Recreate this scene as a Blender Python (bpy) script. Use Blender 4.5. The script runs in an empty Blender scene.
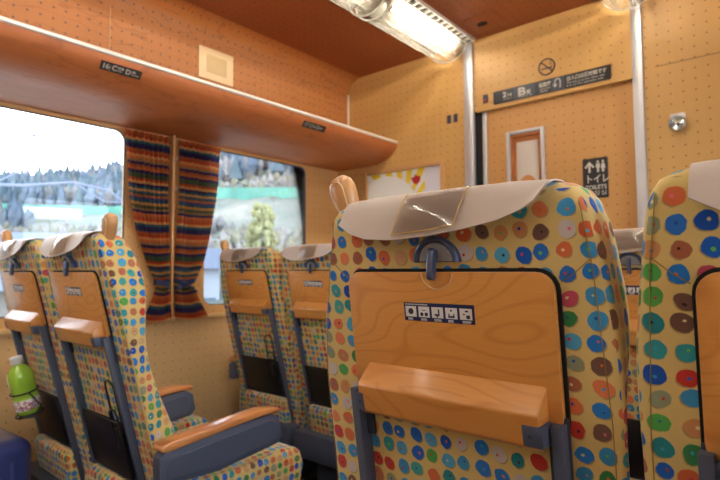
import bpy, bmesh, math, random
from mathutils import Vector, Matrix, noise
random.seed(7)
SC = bpy.context.scene
COL = SC.collection
PI = math.pi
R = math.radians

# ------------------------------------------------------------------ materials
def s2l(c):
    return tuple((v/255/12.92 if v/255 <= .04045 else ((v/255+.055)/1.055)**2.4) for v in c)+(1,)

class NT:
    def __init__(s, name):
        s.m = bpy.data.materials.new(name); s.m.use_nodes = True
        s.t = s.m.node_tree; s.n = s.t.nodes; s.l = s.t.links
        s.b = s.n['Principled BSDF']; s.out = s.n['Material Output']
    def node(s, typ, **kw):
        n = s.n.new(typ)
        for k, v in kw.items(): setattr(n, k, v)
        return n
    def put(s, sock, v):
        if hasattr(v, 'node'): s.l.new(v, sock)
        elif v is not None: sock.default_value = v
    def math(s, op, a, b=None, c=None, clamp=False):
        n = s.node('ShaderNodeMath', operation=op, use_clamp=clamp)
        s.put(n.inputs[0], a)
        if b is not None: s.put(n.inputs[1], b)
        if c is not None: s.put(n.inputs[2], c)
        return n.outputs[0]
    def vm(s, op, a, b=None, out=0, scale=None):
        n = s.node('ShaderNodeVectorMath', operation=op)
        s.put(n.inputs[0], a)
        if b is not None: s.put(n.inputs[1], b)
        if scale is not None: s.put(n.inputs['Scale'], scale)
        return n.outputs[out]
    def mix(s, f, a, b, blend='MIX'):
        n = s.node('ShaderNodeMix', data_type='RGBA', blend_type=blend)
        s.put(n.inputs[0], f); s.put(n.inputs[6], a); s.put(n.inputs[7], b)
        return n.outputs[2]
    def ramp(s, f, stops, interp='LINEAR'):
        n = s.node('ShaderNodeValToRGB'); n.color_ramp.interpolation = interp
        e = n.color_ramp.elements
        e[0].position, e[0].color = stops[0]
        e[1].position, e[1].color = stops[1]
        for p, c in stops[2:]:
            k = e.new(p); k.color = c
        s.put(n.inputs[0], f)
        return n.outputs[0]
    def noise(s, v, scale, detail=3, rough=.5, out=0):
        n = s.node('ShaderNodeTexNoise'); n.inputs['Scale'].default_value = scale
        n.inputs['Detail'].default_value = detail; n.inputs['Roughness'].default_value = rough
        if v is not None: s.l.new(v, n.inputs['Vector'])
        return n.outputs[out]
    def uv(s): return s.node('ShaderNodeTexCoord').outputs['UV']
    def obj(s): return s.node('ShaderNodeTexCoord').outputs['Object']
    def bump(s, h, strength=.3, dist=.001):
        n = s.node('ShaderNodeBump'); n.inputs['Strength'].default_value = strength
        n.inputs['Distance'].default_value = dist; s.l.new(h, n.inputs['Height'])
        s.l.new(n.outputs[0], s.b.inputs['Normal'])
    def set(s, col=None, rough=.5, metal=0, coat=0, coat_rough=.1, spec=.5):
        if col is not None: s.put(s.b.inputs['Base Color'], col)
        s.put(s.b.inputs['Roughness'], rough); s.put(s.b.inputs['Metallic'], metal)
        s.b.inputs['Coat Weight'].default_value = coat
        s.b.inputs['Coat Roughness'].default_value = coat_rough
        s.b.inputs['Specular IOR Level'].default_value = spec
        return s.m

def plain(name, rgb, rough=.5, metal=0, coat=0, vary=.06, scale=12, spec=.5, coat_rough=.1):
    t = NT(name); c = s2l(rgb)
    n = t.noise(t.obj(), scale, 3)
    lo = tuple(v*(1-vary) for v in c[:3])+(1,); hi = tuple(min(1, v*(1+vary)) for v in c[:3])+(1,)
    t.set(t.mix(n, lo, hi), rough, metal, coat, coat_rough, spec)
    return t.m

def fabric_mat():
    t = NT('dotted_fabric')
    uv = t.uv()
    rnd = t.node('ShaderNodeObjectInfo').outputs['Random']
    warp = t.noise(uv, 16, 1, out=1)
    warp = t.vm('SCALE', t.vm('SUBTRACT', warp, (.5, .5, .5)), scale=.45)
    p = t.vm('ADD', t.vm('SCALE', uv, scale=1/.0258), warp)
    p = t.vm('MULTIPLY', p, (1, 1, 0))
    cell = t.vm('FLOOR', p)
    f = t.vm('SUBTRACT', t.vm('SUBTRACT', p, cell), (.5, .5, 0))
    def wn(off):
        n = t.node('ShaderNodeTexWhiteNoise', noise_dimensions='4D')
        t.l.new(t.vm('ADD', cell, off), n.inputs['Vector'])
        t.l.new(t.math('MULTIPLY', rnd, 37.0), n.inputs['W'])
        return n.outputs
    w1 = wn((.3, .7, 0)); w2 = wn((11.3, 4.7, 2)); w3 = wn((5.1, 9.9, 7))
    jit = t.vm('MULTIPLY', t.vm('SUBTRACT', w1[1], (.5, .5, .5)), (.2, .2, 0))
    g = t.vm('SUBTRACT', f, jit)
    wob = t.math('MULTIPLY', t.math('SUBTRACT', t.noise(uv, 110, 1), .5), .13)
    rad = t.math('ADD', t.math('MULTIPLY', w1[0], .06), .365)
    def disc(v, r, soft):
        d = t.math('ADD', t.vm('LENGTH', v, out=1), wob)
        return t.math('DIVIDE', t.math('SUBTRACT', r, d), soft, clamp=True)
    spot = disc(g, rad, .035)
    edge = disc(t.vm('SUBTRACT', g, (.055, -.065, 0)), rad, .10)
    ctr = disc(t.vm('SUBTRACT', g, t.vm('MULTIPLY', t.vm('SUBTRACT', w3[1], (.5, .5, .5)), (.2, .2, 0))), .085, .035)
    pal = [(32,104,205),(68,160,215),(226,118,72),(72,172,165),(206,60,50),(214,150,96),(38,128,215),(86,178,84),
           (176,104,74),(60,150,205),(235,136,86),(28,88,190),(52,160,170),(196,120,84),(84,176,222),(205,84,104),
           (60,140,80),(40,140,150),(216,170,120),(150,160,130),(48,120,210),(222,104,60),(120,86,72),(210,200,195)]
    col = t.ramp(w2[0], [(i/len(pal), s2l(c)) for i, c in enumerate(pal)], 'CONSTANT')
    cpal = [(206,60,60),(240,220,160),(30,90,190),(110,200,90),(60,170,210),(230,120,60),(60,40,40),(235,120,150)]
    ccol = t.ramp(w3[0], [(i/len(cpal), s2l(c)) for i, c in enumerate(cpal)], 'CONSTANT')
    weave = t.noise(uv, 900, 2)
    base = t.mix(weave, s2l((216,186,108)), s2l((238,214,146)))
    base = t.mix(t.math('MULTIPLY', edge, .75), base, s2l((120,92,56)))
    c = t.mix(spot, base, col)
    c = t.mix(t.math('MULTIPLY', ctr, spot), c, ccol)
    c = t.mix(t.math('MULTIPLY', weave, .25), c, s2l((120,100,70)), 'MULTIPLY')
    t.set(c, .9, spec=.2)
    t.b.inputs['Sheen Weight'].default_value = .25
    t.bump(weave, .35, .0006)
    return t.m

def wood_mat(name, lo, mid, hi, rough=.35, coat=.4, sc=(3, 3), grain=1.0, coat_rough=.08):
    """Figured wood: broad cathedral rings plus fine pores; UV in metres, grain along U."""
    t = NT(name)
    uv = t.uv()
    v = t.vm('MULTIPLY', uv, (sc[0], sc[1]*2.0, 1))
    w = t.noise(v, 1.0, 2, .45)
    rings = t.math('FRACT', t.math('MULTIPLY', w, 9*grain))
    rings = t.math('ABSOLUTE', t.math('SUBTRACT', rings, .5))
    fine = t.noise(t.vm('MULTIPLY', uv, (12, 420, 1)), 1.0, 3, .6)
    f = t.math('ADD', t.math('MULTIPLY', rings, 1.3), t.math('MULTIPLY', fine, .22), clamp=True)
    c = t.ramp(f, [(.15, s2l(lo)), (.45, s2l(mid)), (.95, s2l(hi))])
    t.set(c, rough, 0, coat, coat_rough)
    return t.m

def peg_mat(name, lo, hi, hole, step=.0475, r=.085, rough=.5, coat=0, off=(0, 0), fig=0, figc=(110, 50, 16)):
    """Wood veneer punched with a square grid of small dark dots; UV in metres."""
    t = NT(name)
    uv = t.uv()
    p = t.vm('ADD', t.vm('SCALE', uv, scale=1/step), (off[0], off[1], 0))
    p = t.vm('MULTIPLY', p, (1, 1, 0))
    f = t.vm('SUBTRACT', t.vm('FRACTION', p), (.5, .5, 0))
    f = t.vm('MULTIPLY', f, (1, 1, 0))
    d = t.vm('LENGTH', f, out=1)
    m = t.math('DIVIDE', t.math('SUBTRACT', r, d), .025, clamp=True)
    grain = t.noise(t.vm('MULTIPLY', uv, (70, 2.5, 1)), 1.0, 3, .6)
    big = t.noise(uv, 1.7, 2)
    g = t.math('ADD', t.math('MULTIPLY', grain, .6), t.math('MULTIPLY', big, .4))
    c = t.mix(g, s2l(lo), s2l(hi))
    if fig:
        w = t.noise(t.vm('MULTIPLY', uv, (2.2, 9, 1)), 1.0, 2, .5)
        ring = t.math('ABSOLUTE', t.math('SUBTRACT', t.math('FRACT', t.math('MULTIPLY', w, 7)), .5))
        ring = t.math('DIVIDE', t.math('SUBTRACT', .07, ring), .07, clamp=True)
        c = t.mix(t.math('MULTIPLY', ring, fig), c, s2l(figc))
    c = t.mix(m, c, s2l(hole))
    t.set(c, rough, 0, coat, .15)
    return t.m

def curtain_mat():
    t = NT('striped_curtain')
    uv = t.node('ShaderNodeSeparateXYZ'); t.l.new(t.uv(), uv.inputs[0])
    v = t.math('ADD', uv.outputs[1], t.math('MULTIPLY', t.math('SUBTRACT', t.noise(t.uv(), 5, 1), .5), .004))
    f = t.math('FRACT', t.math('MULTIPLY', v, 2.55))
    NV, OR, TL, GR, RD, YL, BR, TN, BL = (60,76,140),(236,156,100),(60,140,160),(96,136,110),(222,108,80),(246,206,136),(214,134,90),(196,170,128),(92,118,190)
    seq = [NV,BR,OR,NV,GR,GR,RD,YL,NV,TL,YL,TL,OR,BL,TL,YL,GR,TN,NV,OR,BR,RD,YL,TL,NV,NV,BR,RD,YL,OR,TN]
    c = t.ramp(f, [(i/len(seq), s2l(x)) for i, x in enumerate(seq)], 'CONSTANT')
    fn = t.math('FRACT', t.math('MULTIPLY', v, 95))
    c = t.mix(t.math('MULTIPLY', t.math('GREATER_THAN', fn, .62), .35), c, s2l((190,140,90)))
    t.set(c, .9, spec=.2)
    tl = t.node('ShaderNodeBsdfTranslucent'); t.l.new(c, tl.inputs[0])
    mx = t.node('ShaderNodeMixShader'); mx.inputs[0].default_value = .5
    t.l.new(t.b.outputs[0], mx.inputs[1]); t.l.new(tl.outputs[0], mx.inputs[2]); t.l.new(mx.outputs[0], t.out.inputs[0])
    return t.m

M = {}
M['fabric'] = fabric_mat()
t = NT('tray_wood')
w = t.noise(t.vm('MULTIPLY', t.uv(), (3.2, 8.0, 1)), 1.0, 1, .4)
ring = t.math('ABSOLUTE', t.math('SUBTRACT', t.math('FRACT', t.math('MULTIPLY', w, 13)), .5))
ring = t.math('DIVIDE', t.math('SUBTRACT', .16, ring), .16, clamp=True)
fine = t.noise(t.vm('MULTIPLY', t.uv(), (9, 300, 1)), 1.0, 3, .6)
c = t.mix(fine, s2l((208,140,66)), s2l((222,156,80)))
c = t.mix(t.math('MULTIPLY', ring, .42), c, s2l((182,108,44)))
M['tray_wood'] = t.set(c, .38, 0, .4, .15)
M['arm_wood'] = wood_mat('armrest_wood', (170,98,48), (206,132,72), (224,154,94), .3, .6, (2, 2), .5)
M['rack_wood'] = wood_mat('rack_wood', (140,70,30), (172,94,44), (184,106,52), .42, .25, (1.2, 1.6), .6, .25)
M['rim_wood'] = plain('pale_frame_wood', (200,150,96), .45, vary=.12)
M['reveal_wood'] = wood_mat('reveal_wood', (176,104,52), (204,132,72), (214,146,84), .5, .1, (1, 1), .5)
M['bulkhead'] = peg_mat('bulkhead_veneer', (204,156,88), (214,168,100), (138,86,38))
M['door'] = peg_mat('door_veneer', (202,146,82), (210,156,92), (136,82,38))
M['lower_wall'] = peg_mat('lower_wall_veneer', (214,174,118), (222,184,130), (168,120,66))
M['upper_wall'] = peg_mat('upper_wall_veneer', (176,108,52), (192,124,64), (96,74,66), r=.11, fig=.35, off=(.1, .35))
M['ceiling'] = peg_mat('ceiling_veneer', (150,78,38), (164,90,46), (78,44,26), r=.1, rough=.5, fig=.12, figc=(96,46,20))
M['grey'] = plain('slate_plastic', (78,86,106), .45, vary=.04)
M['darkgrey'] = plain('dark_slate_plastic', (48,54,70), .5, vary=.05)
M['black'] = plain('black_plastic', (18,18,22), .45)
M['gap'] = plain('black_gap', (14,13,14), .8)
M['steel'] = plain('brushed_steel', (196,194,196), .42, .55)
M['trimsteel'] = plain('pale_trim', (232,226,214), .3, .35)
M['hookblue'] = plain('blue_black_metal', (70,84,116), .28, .35, coat=.7)
M['dish'] = plain('cast_grey_metal', (176,178,182), .4, .3, vary=.3, scale=220)
M['cover'] = plain('taupe_vinyl', (190,174,162), .5, coat=.1, vary=.03, coat_rough=.3)
M['coverpale'] = plain('pale_vinyl', (222,214,212), .45, vary=.03)
M['grip'] = plain('tan_grip', (206,152,98), .3, coat=.4, vary=.08)
M['gripline'] = plain('grip_line', (236,200,156), .2, coat=.8)
M['seam'] = plain('seam_thread', (150,122,66), .9)
M['stitch'] = plain('yellow_thread', (206,170,96), .8)
M['white'] = plain('white_print', (232,232,232), .6)
M['cream'] = plain('cream_plastic', (238,208,160), .5)
M['creamdark'] = plain('cream_shade_grille', (214,184,134), .6)
M['navy'] = plain('navy_sticker', (24,36,86), .35)
M['ink'] = plain('ink', (44,52,76), .5)
M['signblack'] = plain('sign_black', (30,28,32), .4)
M['signgrey'] = plain('sign_slate', (62,66,76), .4)
M['signtext'] = plain('sign_text', (206,200,188), .6)
M['labeltext'] = plain('label_text', (186,180,172), .6)
M['label'] = plain('label_black', (52,44,42), .35)
M['carpet'] = plain('dark_carpet', (44,42,54), .95, vary=.35, scale=180)
M['suitcase'] = plain('navy_shell', (44,58,118), .28, coat=.6, vary=.05)
M['curtain'] = curtain_mat()
M['tie'] = plain('blue_tieback', (70,80,120), .8, vary=.2, scale=60)
M['poster'] = None

def glass_mat(name, alpha=.93, tint=(1, 1, 1, 1), rough=.02):
    t = NT(name)
    tr = t.node('ShaderNodeBsdfTransparent'); tr.inputs[0].default_value = tint
    gl = t.node('ShaderNodeBsdfGlossy'); gl.inputs['Roughness'].default_value = rough
    fr = t.node('ShaderNodeFresnel'); fr.inputs[0].default_value = 1.45
    mx = t.node('ShaderNodeMixShader'); t.l.new(fr.outputs[0], mx.inputs[0])
    t.l.new(tr.outputs[0], mx.inputs[1]); t.l.new(gl.outputs[0], mx.inputs[2])
    t.l.new(mx.outputs[0], t.out.inputs[0]); return t.m
M['glass'] = glass_mat('window_glass')
M['plastic'] = glass_mat('clear_pocket_plastic', tint=(.93, .90, .88, 1), rough=.06)

def diffuser_mat():
    t = NT('lamp_diffuser')
    uv = t.vm('SCALE', t.uv(), scale=1/.012)
    f = t.vm('SUBTRACT', t.vm('FRACTION', uv), (.5, .5, .5))
    s = t.node('ShaderNodeSeparateXYZ'); t.l.new(f, s.inputs[0])
    g = t.math('MAXIMUM', t.math('ABSOLUTE', s.outputs[0]), t.math('ABSOLUTE', s.outputs[1]))
    line = t.math('GREATER_THAN', g, .40)
    su = t.node('ShaderNodeSeparateXYZ'); t.l.new(t.uv(), su.inputs[0])
    cu = t.node('ShaderNodeCombineXYZ'); t.l.new(t.math('MULTIPLY', su.outputs[0], 42.0), cu.inputs[0])
    flute = t.math('MULTIPLY', t.math('SUBTRACT', t.noise(cu.outputs[0], 1.0, 2, .6), .5), 3.2)
    tr = t.node('ShaderNodeBsdfTransparent'); tr.inputs[0].default_value = (.95, .93, .88, 1)
    tl = t.node('ShaderNodeBsdfTranslucent'); tl.inputs[0].default_value = (.22, .20, .16, 1)
    gl = t.node('ShaderNodeBsdfGlossy'); gl.inputs['Roughness'].default_value = .25; gl.inputs[0].default_value = (.6, .57, .5, 1)
    m1 = t.node('ShaderNodeMixShader'); m1.inputs[0].default_value = .35
    t.l.new(tl.outputs[0], m1.inputs[1]); t.l.new(gl.outputs[0], m1.inputs[2])
    m2 = t.node('ShaderNodeMixShader'); t.l.new(t.math('ADD', t.math('MULTIPLY', line, .45), t.math('ADD', flute, .40), clamp=True), m2.inputs[0])
    t.l.new(tr.outputs[0], m2.inputs[1]); t.l.new(m1.outputs[0], m2.inputs[2])
    t.l.new(m2.outputs[0], t.out.inputs[0]); return t.m
M['diffuser'] = diffuser_mat()

def emit_mat(name, col, strength):
    t = NT(name); t.set((0, 0, 0, 1), .5)
    t.b.inputs['Emission Color'].default_value = col; t.b.inputs['Emission Strength'].default_value = strength
    return t.m
M['tube'] = emit_mat('lamp_tube_glow', (1, .96, .89, 1), 38)

def poster_mat():
    t = NT('poster_print_glare')
    uv = t.node('ShaderNodeSeparateXYZ'); t.l.new(t.uv(), uv.inputs[0])
    u, v = uv.outputs[0], uv.outputs[1]
    # yellow sunburst stripes on white with a red blossom; plain lilac-white right margin
    du = t.math('SUBTRACT', u, -1.86); dv = t.math('SUBTRACT', v, 1.40)
    ang = t.math('ARCTAN2', dv, du)
    ray = t.math('GREATER_THAN', t.math('FRACT', t.math('MULTIPLY', ang, 3.4)), .45)
    c = t.mix(ray, s2l((236,232,226)), s2l((238,206,40)))
    d = t.math('SQRT', t.math('ADD', t.math('POWER', t.math('SUBTRACT', u, -1.765), 2.0), t.math('POWER', t.math('SUBTRACT', v, 1.60), 2.0)))
    d = t.math('ADD', d, t.math('MULTIPLY', t.math('SUBTRACT', t.noise(t.uv(), 30, 2), .5), .06))
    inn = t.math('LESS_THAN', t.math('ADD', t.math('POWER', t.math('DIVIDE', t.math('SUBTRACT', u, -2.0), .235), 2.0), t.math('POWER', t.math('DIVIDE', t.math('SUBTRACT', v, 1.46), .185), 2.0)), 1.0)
    c = t.mix(inn, c, s2l((240,238,230)))  # white oval: window glare on the glazing, painted into the sheet's colour
    c = t.mix(t.math('LESS_THAN', d, .03), c, s2l((206,50,40)))
    c = t.mix(t.math('GREATER_THAN', u, -1.70), c, s2l((226,222,232)))
    t.set(c, .35, 0, .9, .04)
    return t.m
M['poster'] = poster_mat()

# ------------------------------------------------------------------ geometry helpers
def finish(name, bm, mat, parent=None, smooth=35, local=None, keepuv=False):
    me = bpy.data.meshes.new(name)
    bmesh.ops.recalc_face_normals(bm, faces=bm.faces) if not keepuv else None
    if not keepuv:
        lay = bm.loops.layers.uv.verify()
        for f in bm.faces:
            n = f.normal; ax = max(range(3), key=lambda i: abs(n[i]))
            for l in f.loops:
                p = l.vert.co
                l[lay].uv = ((p.y, p.z), (p.x, p.z), (p.x, p.y))[ax]
    for f in bm.faces: f.smooth = smooth is not None
    bm.to_mesh(me); bm.free()
    if smooth is not None: me.set_sharp_from_angle(angle=R(smooth))
    me.materials.append(mat)
    o = bpy.data.objects.new(name, me); COL.objects.link(o)
    if parent is not None: o.parent = parent
    return o

def tag(o, label=None, cat=None, group=None, kind=None):
    if label: o['label'] = label
    if cat: o['category'] = cat
    if group: o['group'] = group
    if kind: o['kind'] = kind
    return o

def empty(name, loc=(0, 0, 0), rz=0):
    o = bpy.data.objects.new(name, None); COL.objects.link(o)
    o.location = loc; o.rotation_euler.z = rz; o.empty_display_size = .05
    return o

def box(bm, c, s, bev=0, seg=2, rot=None):
    t = bmesh.new()
    bmesh.ops.create_cube(t, size=1)
    bmesh.ops.scale(t, vec=s, verts=t.verts)
    if bev: bmesh.ops.bevel(t, geom=t.edges[:], offset=bev, segments=seg, profile=.5, affect='EDGES')
    if rot is not None: bmesh.ops.transform(t, matrix=rot, verts=t.verts)
    bmesh.ops.translate(t, vec=c, verts=t.verts)
    merge(bm, t)

def merge(bm, t):
    me = bpy.data.meshes.new('tmp'); t.to_mesh(me); t.free(); bm.from_mesh(me); bpy.data.meshes.remove(me)

def bb(bm, x0, x1, y0, y1, z0, z1, bev=0, seg=2):
    box(bm, ((x0+x1)/2, (y0+y1)/2, (z0+z1)/2), (abs(x1-x0), abs(y1-y0), abs(z1-z0)), bev, seg)

def prism(bm, pts, f0, f1, bev=0, seg=2):
    """pts: 2-D outline; f0/f1 map (a,b)->3-D for the two caps."""
    t = bmesh.new()
    a = [t.verts.new(f0(*p)) for p in pts]; b = [t.verts.new(f1(*p)) for p in pts]
    t.faces.new(a); t.faces.new(b[::-1])
    n = len(pts)
    for i in range(n):
        t.faces.new((a[i], b[i], b[(i+1) % n], a[(i+1) % n]))
    bmesh.ops.recalc_face_normals(t, faces=t.faces)
    if bev: bmesh.ops.bevel(t, geom=t.edges[:], offset=bev, segments=seg, profile=.5, affect='EDGES')
    merge(bm, t)

def loft(bm, rings, cap=True, closed=True):
    vs = [[bm.verts.new(p) for p in r] for r in rings]
    n = len(vs[0])
    for i in range(len(vs)-1):
        for j in range(n if closed else n-1):
            k = (j+1) % n
            bm.faces.new((vs[i][j], vs[i][k], vs[i+1][k], vs[i+1][j]))
    if cap:
        bm.faces.new(vs[0][::-1]); bm.faces.new(vs[-1])
    return vs

def tube(bm, pts, r, n=8, closed=False, flat=1.0):
    pts = [Vector(p) for p in pts]; m = len(pts); rings = []
    up = Vector((0, 0, 1))
    prev = None
    for i, p in enumerate(pts):
        if closed: d = pts[(i+1) % m]-pts[i-1]
        else: d = pts[min(i+1, m-1)]-pts[max(i-1, 0)]
        d.normalize()
        if prev is None:
            a = d.cross(up)
            if a.length < .05: a = d.cross(Vector((1, 0, 0)))
        else: a = prev-d*prev.dot(d)
        a.normalize(); prev = a; b = d.cross(a)
        rr = r[i] if isinstance(r, (list, tuple)) else r
        rings.append([p+a*math.cos(2*PI*k/n)*rr+b*math.sin(2*PI*k/n)*rr*flat for k in range(n)])
    if closed: rings.append(rings[0])
    if closed:
        vs = [[bm.verts.new(q) for q in rg] for rg in rings[:-1]]
        for i in range(m):
            for j in range(n):
                k = (j+1) % n
                bm.faces.new((vs[i][j], vs[i][k], vs[(i+1) % m][k], vs[(i+1) % m][j]))
    else: loft(bm, rings)

def rrect(w, h, r, n=5, cx=0, cy=0):
    out = []
    for sx, sy, a0 in ((1, 1, 0), (-1, 1, 90), (-1, -1, 180), (1, -1, 270)):
        for k in range(n+1):
            a = R(a0+90*k/n)
            out.append((cx+sx*(w/2-r)+r*math.cos(a), cy+sy*(h/2-r)+r*math.sin(a)))
    return out

def text(name, body, size, mat, M4, parent, depth=.0004, align='LEFT', width=None, bold=0):
    c = bpy.data.curves.new(name, 'FONT'); c.body = body; c.size = size; c.extrude = depth
    c.align_x = align; c.offset = bold; c.resolution_u = 3
    o = bpy.data.objects.new(name, c); COL.objects.link(o)
    bpy.context.view_layer.update()
    dg = bpy.context.evaluated_depsgraph_get()
    me = bpy.data.meshes.new_from_object(o.evaluated_get(dg))
    bpy.data.objects.remove(o); bpy.data.curves.remove(c)
    if width:
        xs = [v.co.x for v in me.vertices]
        k = width/(max(xs)-min(xs)) if xs else 1
        for v in me.vertices: v.co.x *= k
    me.transform(M4); me.name = name
    me.materials.clear(); me.materials.append(mat)
    o = bpy.data.objects.new(name, me); COL.objects.link(o)
    if parent is not None: o.parent = parent
    return o

def copy_tree(o, parent=None):
    c = o.copy(); COL.objects.link(c)
    if parent is not None: c.parent = parent
    for ch in list(o.children): copy_tree(ch, c)
    return c

# ------------------------------------------------------------------ dimensions (metres; camera at x=0,y=0,z=1.05; train runs along +Y)
XL, XR = -2.42, .39          # window walls
XC = (XL+XR)/2
YB, YR = 2.63, -2.6          # bulkhead ahead, rear wall
ZC = 2.35
WIN = [(-1.97, -1.235), (-.79, -.055), (.395, 1.143), (1.575, 2.325)]
WZ0, WZ1 = .865, 1.715

# ------------------------------------------------------------------ setting
bm = bmesh.new(); bb(bm, XL-.1, XR+.1, YR-.1, YB+.1, -.06, 0)
tag(finish('floor', bm, M['carpet'], smooth=None), kind='structure')

def window_wall(name, x, s):
    """s=+1: wall stands at x and its outside is x-s*t"""
    t = .03
    lower = bmesh.new()
    bb(lower, x, x-s*t, YR, YB, 0, .80)
    w = finish(name, lower, M['lower_wall'], smooth=None); tag(w, kind='structure')
    # piers between the windows, cut with rounded corners
    up = bmesh.new()
    edges = [YR]+[v for ab in WIN for v in ab]+[YB]
    for i in range(0, len(edges), 2):
        bb(up, x, x-s*t, edges[i], edges[i+1], .80, 1.80)
    for a, b in WIN:
        bb(up, x, x-s*t, a, b, WZ1, 1.80); bb(up, x, x-s*t, a, b, .80, WZ0)
        r = .05
        for (cy, sy) in ((a, 1), (b, -1)):
            for (cz, sz) in ((WZ1, -1), (WZ0, 1)):
                pts = [(cy, cz)]+[(cy+sy*(r-r*math.sin(R(q))), cz+sz*(r-r*math.cos(R(q)))) for q in (90, 67, 45, 22, 0)]
                prism(up, pts, lambda p, q: (x, p, q), lambda p, q: (x-s*t, p, q))
    finish('wall_pier', up, M['pier'], w, smooth=None)
    bm = bmesh.new()
    xx = x+s*.05 if s > 0 else x-.05
    a_, b_ = (x, x+s*.10)
    bb(bm, a_, b_, YR, YB, 1.80, ZC-.05)
    return w

M['pier'] = peg_mat('pier_veneer', (212,162,100), (222,174,112), (168,116,62))
window_wall('wall_left', XL, 1)
window_wall('wall_right', XR, -1)

def upper_wall(name, x, s, mat):
    """wall above the rack with a cove turning into the ceiling"""
    bm = bmesh.new()
    prof = [(x-s*.10, 1.80), (x+s*.10, 1.80), (x+s*.10, 2.25)]
    for k in range(1, 7):
        a = R(90*k/6); prof.append((x+s*(.10+.11*(1-math.cos(a))), 2.25+.10*math.sin(a)))
    prof.append((x-s*.10, ZC))
    prism(bm, prof, lambda p, q: (p, YR, q), lambda p, q: (p, YB, q))
    return tag(finish(name, bm, mat, smooth=40), kind='structure')
uw = upper_wall('wall_left_upper', XL, 1, M['upper_wall'])
upper_wall('wall_right_upper', XR, -1, M['upper_wall'])
# panel joint in the upper wall and the end strip next to the bulkhead
bm = bmesh.new(); bb(bm, XL+.0995, XL+.102, 1.008, 1.012, 1.87, 2.24)
finish('panel_joint', bm, M['rim_wood'], uw, smooth=None)
bm = bmesh.new(); bb(bm, XL+.095, XL+.110, YB-.014, YB-.001, 1.80, 2.25, .003)
tag(finish('trim_1', bm, M['trimsteel']), kind='structure')

bm = bmesh.new(); bb(bm, XL-.1, XR+.1, YR-.1, YB+.1, ZC, ZC+.06)
ceil = tag(finish('ceiling', bm, M['ceiling'], smooth=None), kind='structure')
bm = bmesh.new(); bb(bm, XL-.1, XR+.1, YR-.1, YR, 0, ZC)
tag(finish('wall_back', bm, M['bulkhead'], smooth=None), kind='structure')

# windows: rubber-edged steel frame with one pane each
wi = 0
for x, s in ((XL, 1), (XR, -1)):
    for a, b in WIN:
        wi += 1
        bm = bmesh.new()
        t = .012
        out = rrect(b-a, WZ1-WZ0, .05, 5, (a+b)/2, (WZ0+WZ1)/2)
        inn = rrect(b-a-.008, WZ1-WZ0-.008, .046, 5, (a+b)/2, (WZ0+WZ1)/2)
        x0, x1 = x-s*.006, x-s*.016
        n = len(out)
        A = [bm.verts.new((x0, *p)) for p in out]; B = [bm.verts.new((x0, *p)) for p in inn]
        C_ = [bm.verts.new((x1, *p)) for p in inn]; D = [bm.verts.new((x1, *p)) for p in out]
        for i in range(n):
            j = (i+1) % n
            for P, Q in ((A, B), (B, C_), (C_, D), (D, A)):
                bm.faces.new((P[i], P[j], Q[j], Q[i]))
        w = tag(finish('window_%d' % wi, bm, M['darkgrey']), kind='structure')
        bm = bmesh.new()
        prism(bm, inn, lambda p, q: (x-s*.009, p, q), lambda p, q: (x-s*.013, p, q))
        finish('window_pane', bm, M['glass'], w, smooth=None)
# sills
for i, (x, s) in enumerate(((XL, 1), (XR, -1))):
    bm = bmesh.new()
    bb(bm, x-s*.02, x+s*.035, YR, YB, .800, .822, .006)
    tag(finish('trim_%d' % (i+2), bm, M['sill'] if 'sill' in M else M['lower_wall']), kind='structure')

# ------------------------------------------------------------------ bulkhead and door
DX0, DX1, DZ = -1.351, -.546, 1.94
bm = bmesh.new()
bb(bm, XL-.1, -1.370, YB, YB+.06, 0, ZC)
bb(bm, DX1, XR+.1, YB, YB+.06, 0, ZC)
bb(bm, -1.370, DX1, YB-.012, YB+.06, DZ, ZC)
wf = tag(finish('wall_front', bm, M['bulkhead'], smooth=None), kind='structure')
bm = bmesh.new(); bb(bm, -.462, XR, YB-.001, YB+.002, 1.964, 1.968)
finish('panel_joint', bm, M['seam'], wf, smooth=None)
for nm, x0, x1 in (('trim_4', -1.419, -1.362), ('trim_5', -.550, -.506)):
    bm = bmesh.new(); bb(bm, x0, x1, YB-.03, YB, 0, 2.33 if nm == 'trim_4' else ZC, .004)
    tag(finish(nm, bm, M['steel']), kind='structure')
bm = bmesh.new(); bb(bm, DX0, DX1, YB-.015, YB+.008, DZ-.010, DZ, .002)
tag(finish('trim_6', bm, M['bulkhead']), kind='structure')
bm = bmesh.new(); bb(bm, -1.369, -1.318, YB+.004, YB+.010, 0, DZ)
tag(finish('trim_7', bm, M['gap'], smooth=None), kind='structure')
# door panel with window opening
dx0, dx1 = -1.296, -.54
wx0, wx1, wz0, wz1 = -1.183, -.977, .95, 1.79
bm = bmesh.new()
y0, y1 = YB+.012, YB+.042
bb(bm, dx0, wx0, y0, y1, .01, DZ); bb(bm, wx1, dx1, y0, y1, .01, DZ)
bb(bm, wx0, wx1, y0, y1, .01, wz0); bb(bm, wx0, wx1, y0, y1, wz1, DZ)
door = tag(finish('door_1', bm, M['door'], smooth=None), kind='structure')
bm = bmesh.new(); bb(bm, -1.322, -1.296, y0-.012, y1, .01, DZ, .003)
finish('door_edge_rail', bm, M['steel'], door)
bm = bmesh.new()
fr = .018
for a in ((wx0, wx0+fr, wz0, wz1), (wx1-fr, wx1, wz0, wz1), (wx0+fr, wx1-fr, wz1-fr, wz1), (wx0+fr, wx1-fr, wz0, wz0+fr)):
    bb(bm, a[0], a[1], y0-.014, y0+.002, a[2], a[3], .003)
finish('door_window_frame', bm, M['steel'], door)
bm = bmesh.new()
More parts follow.
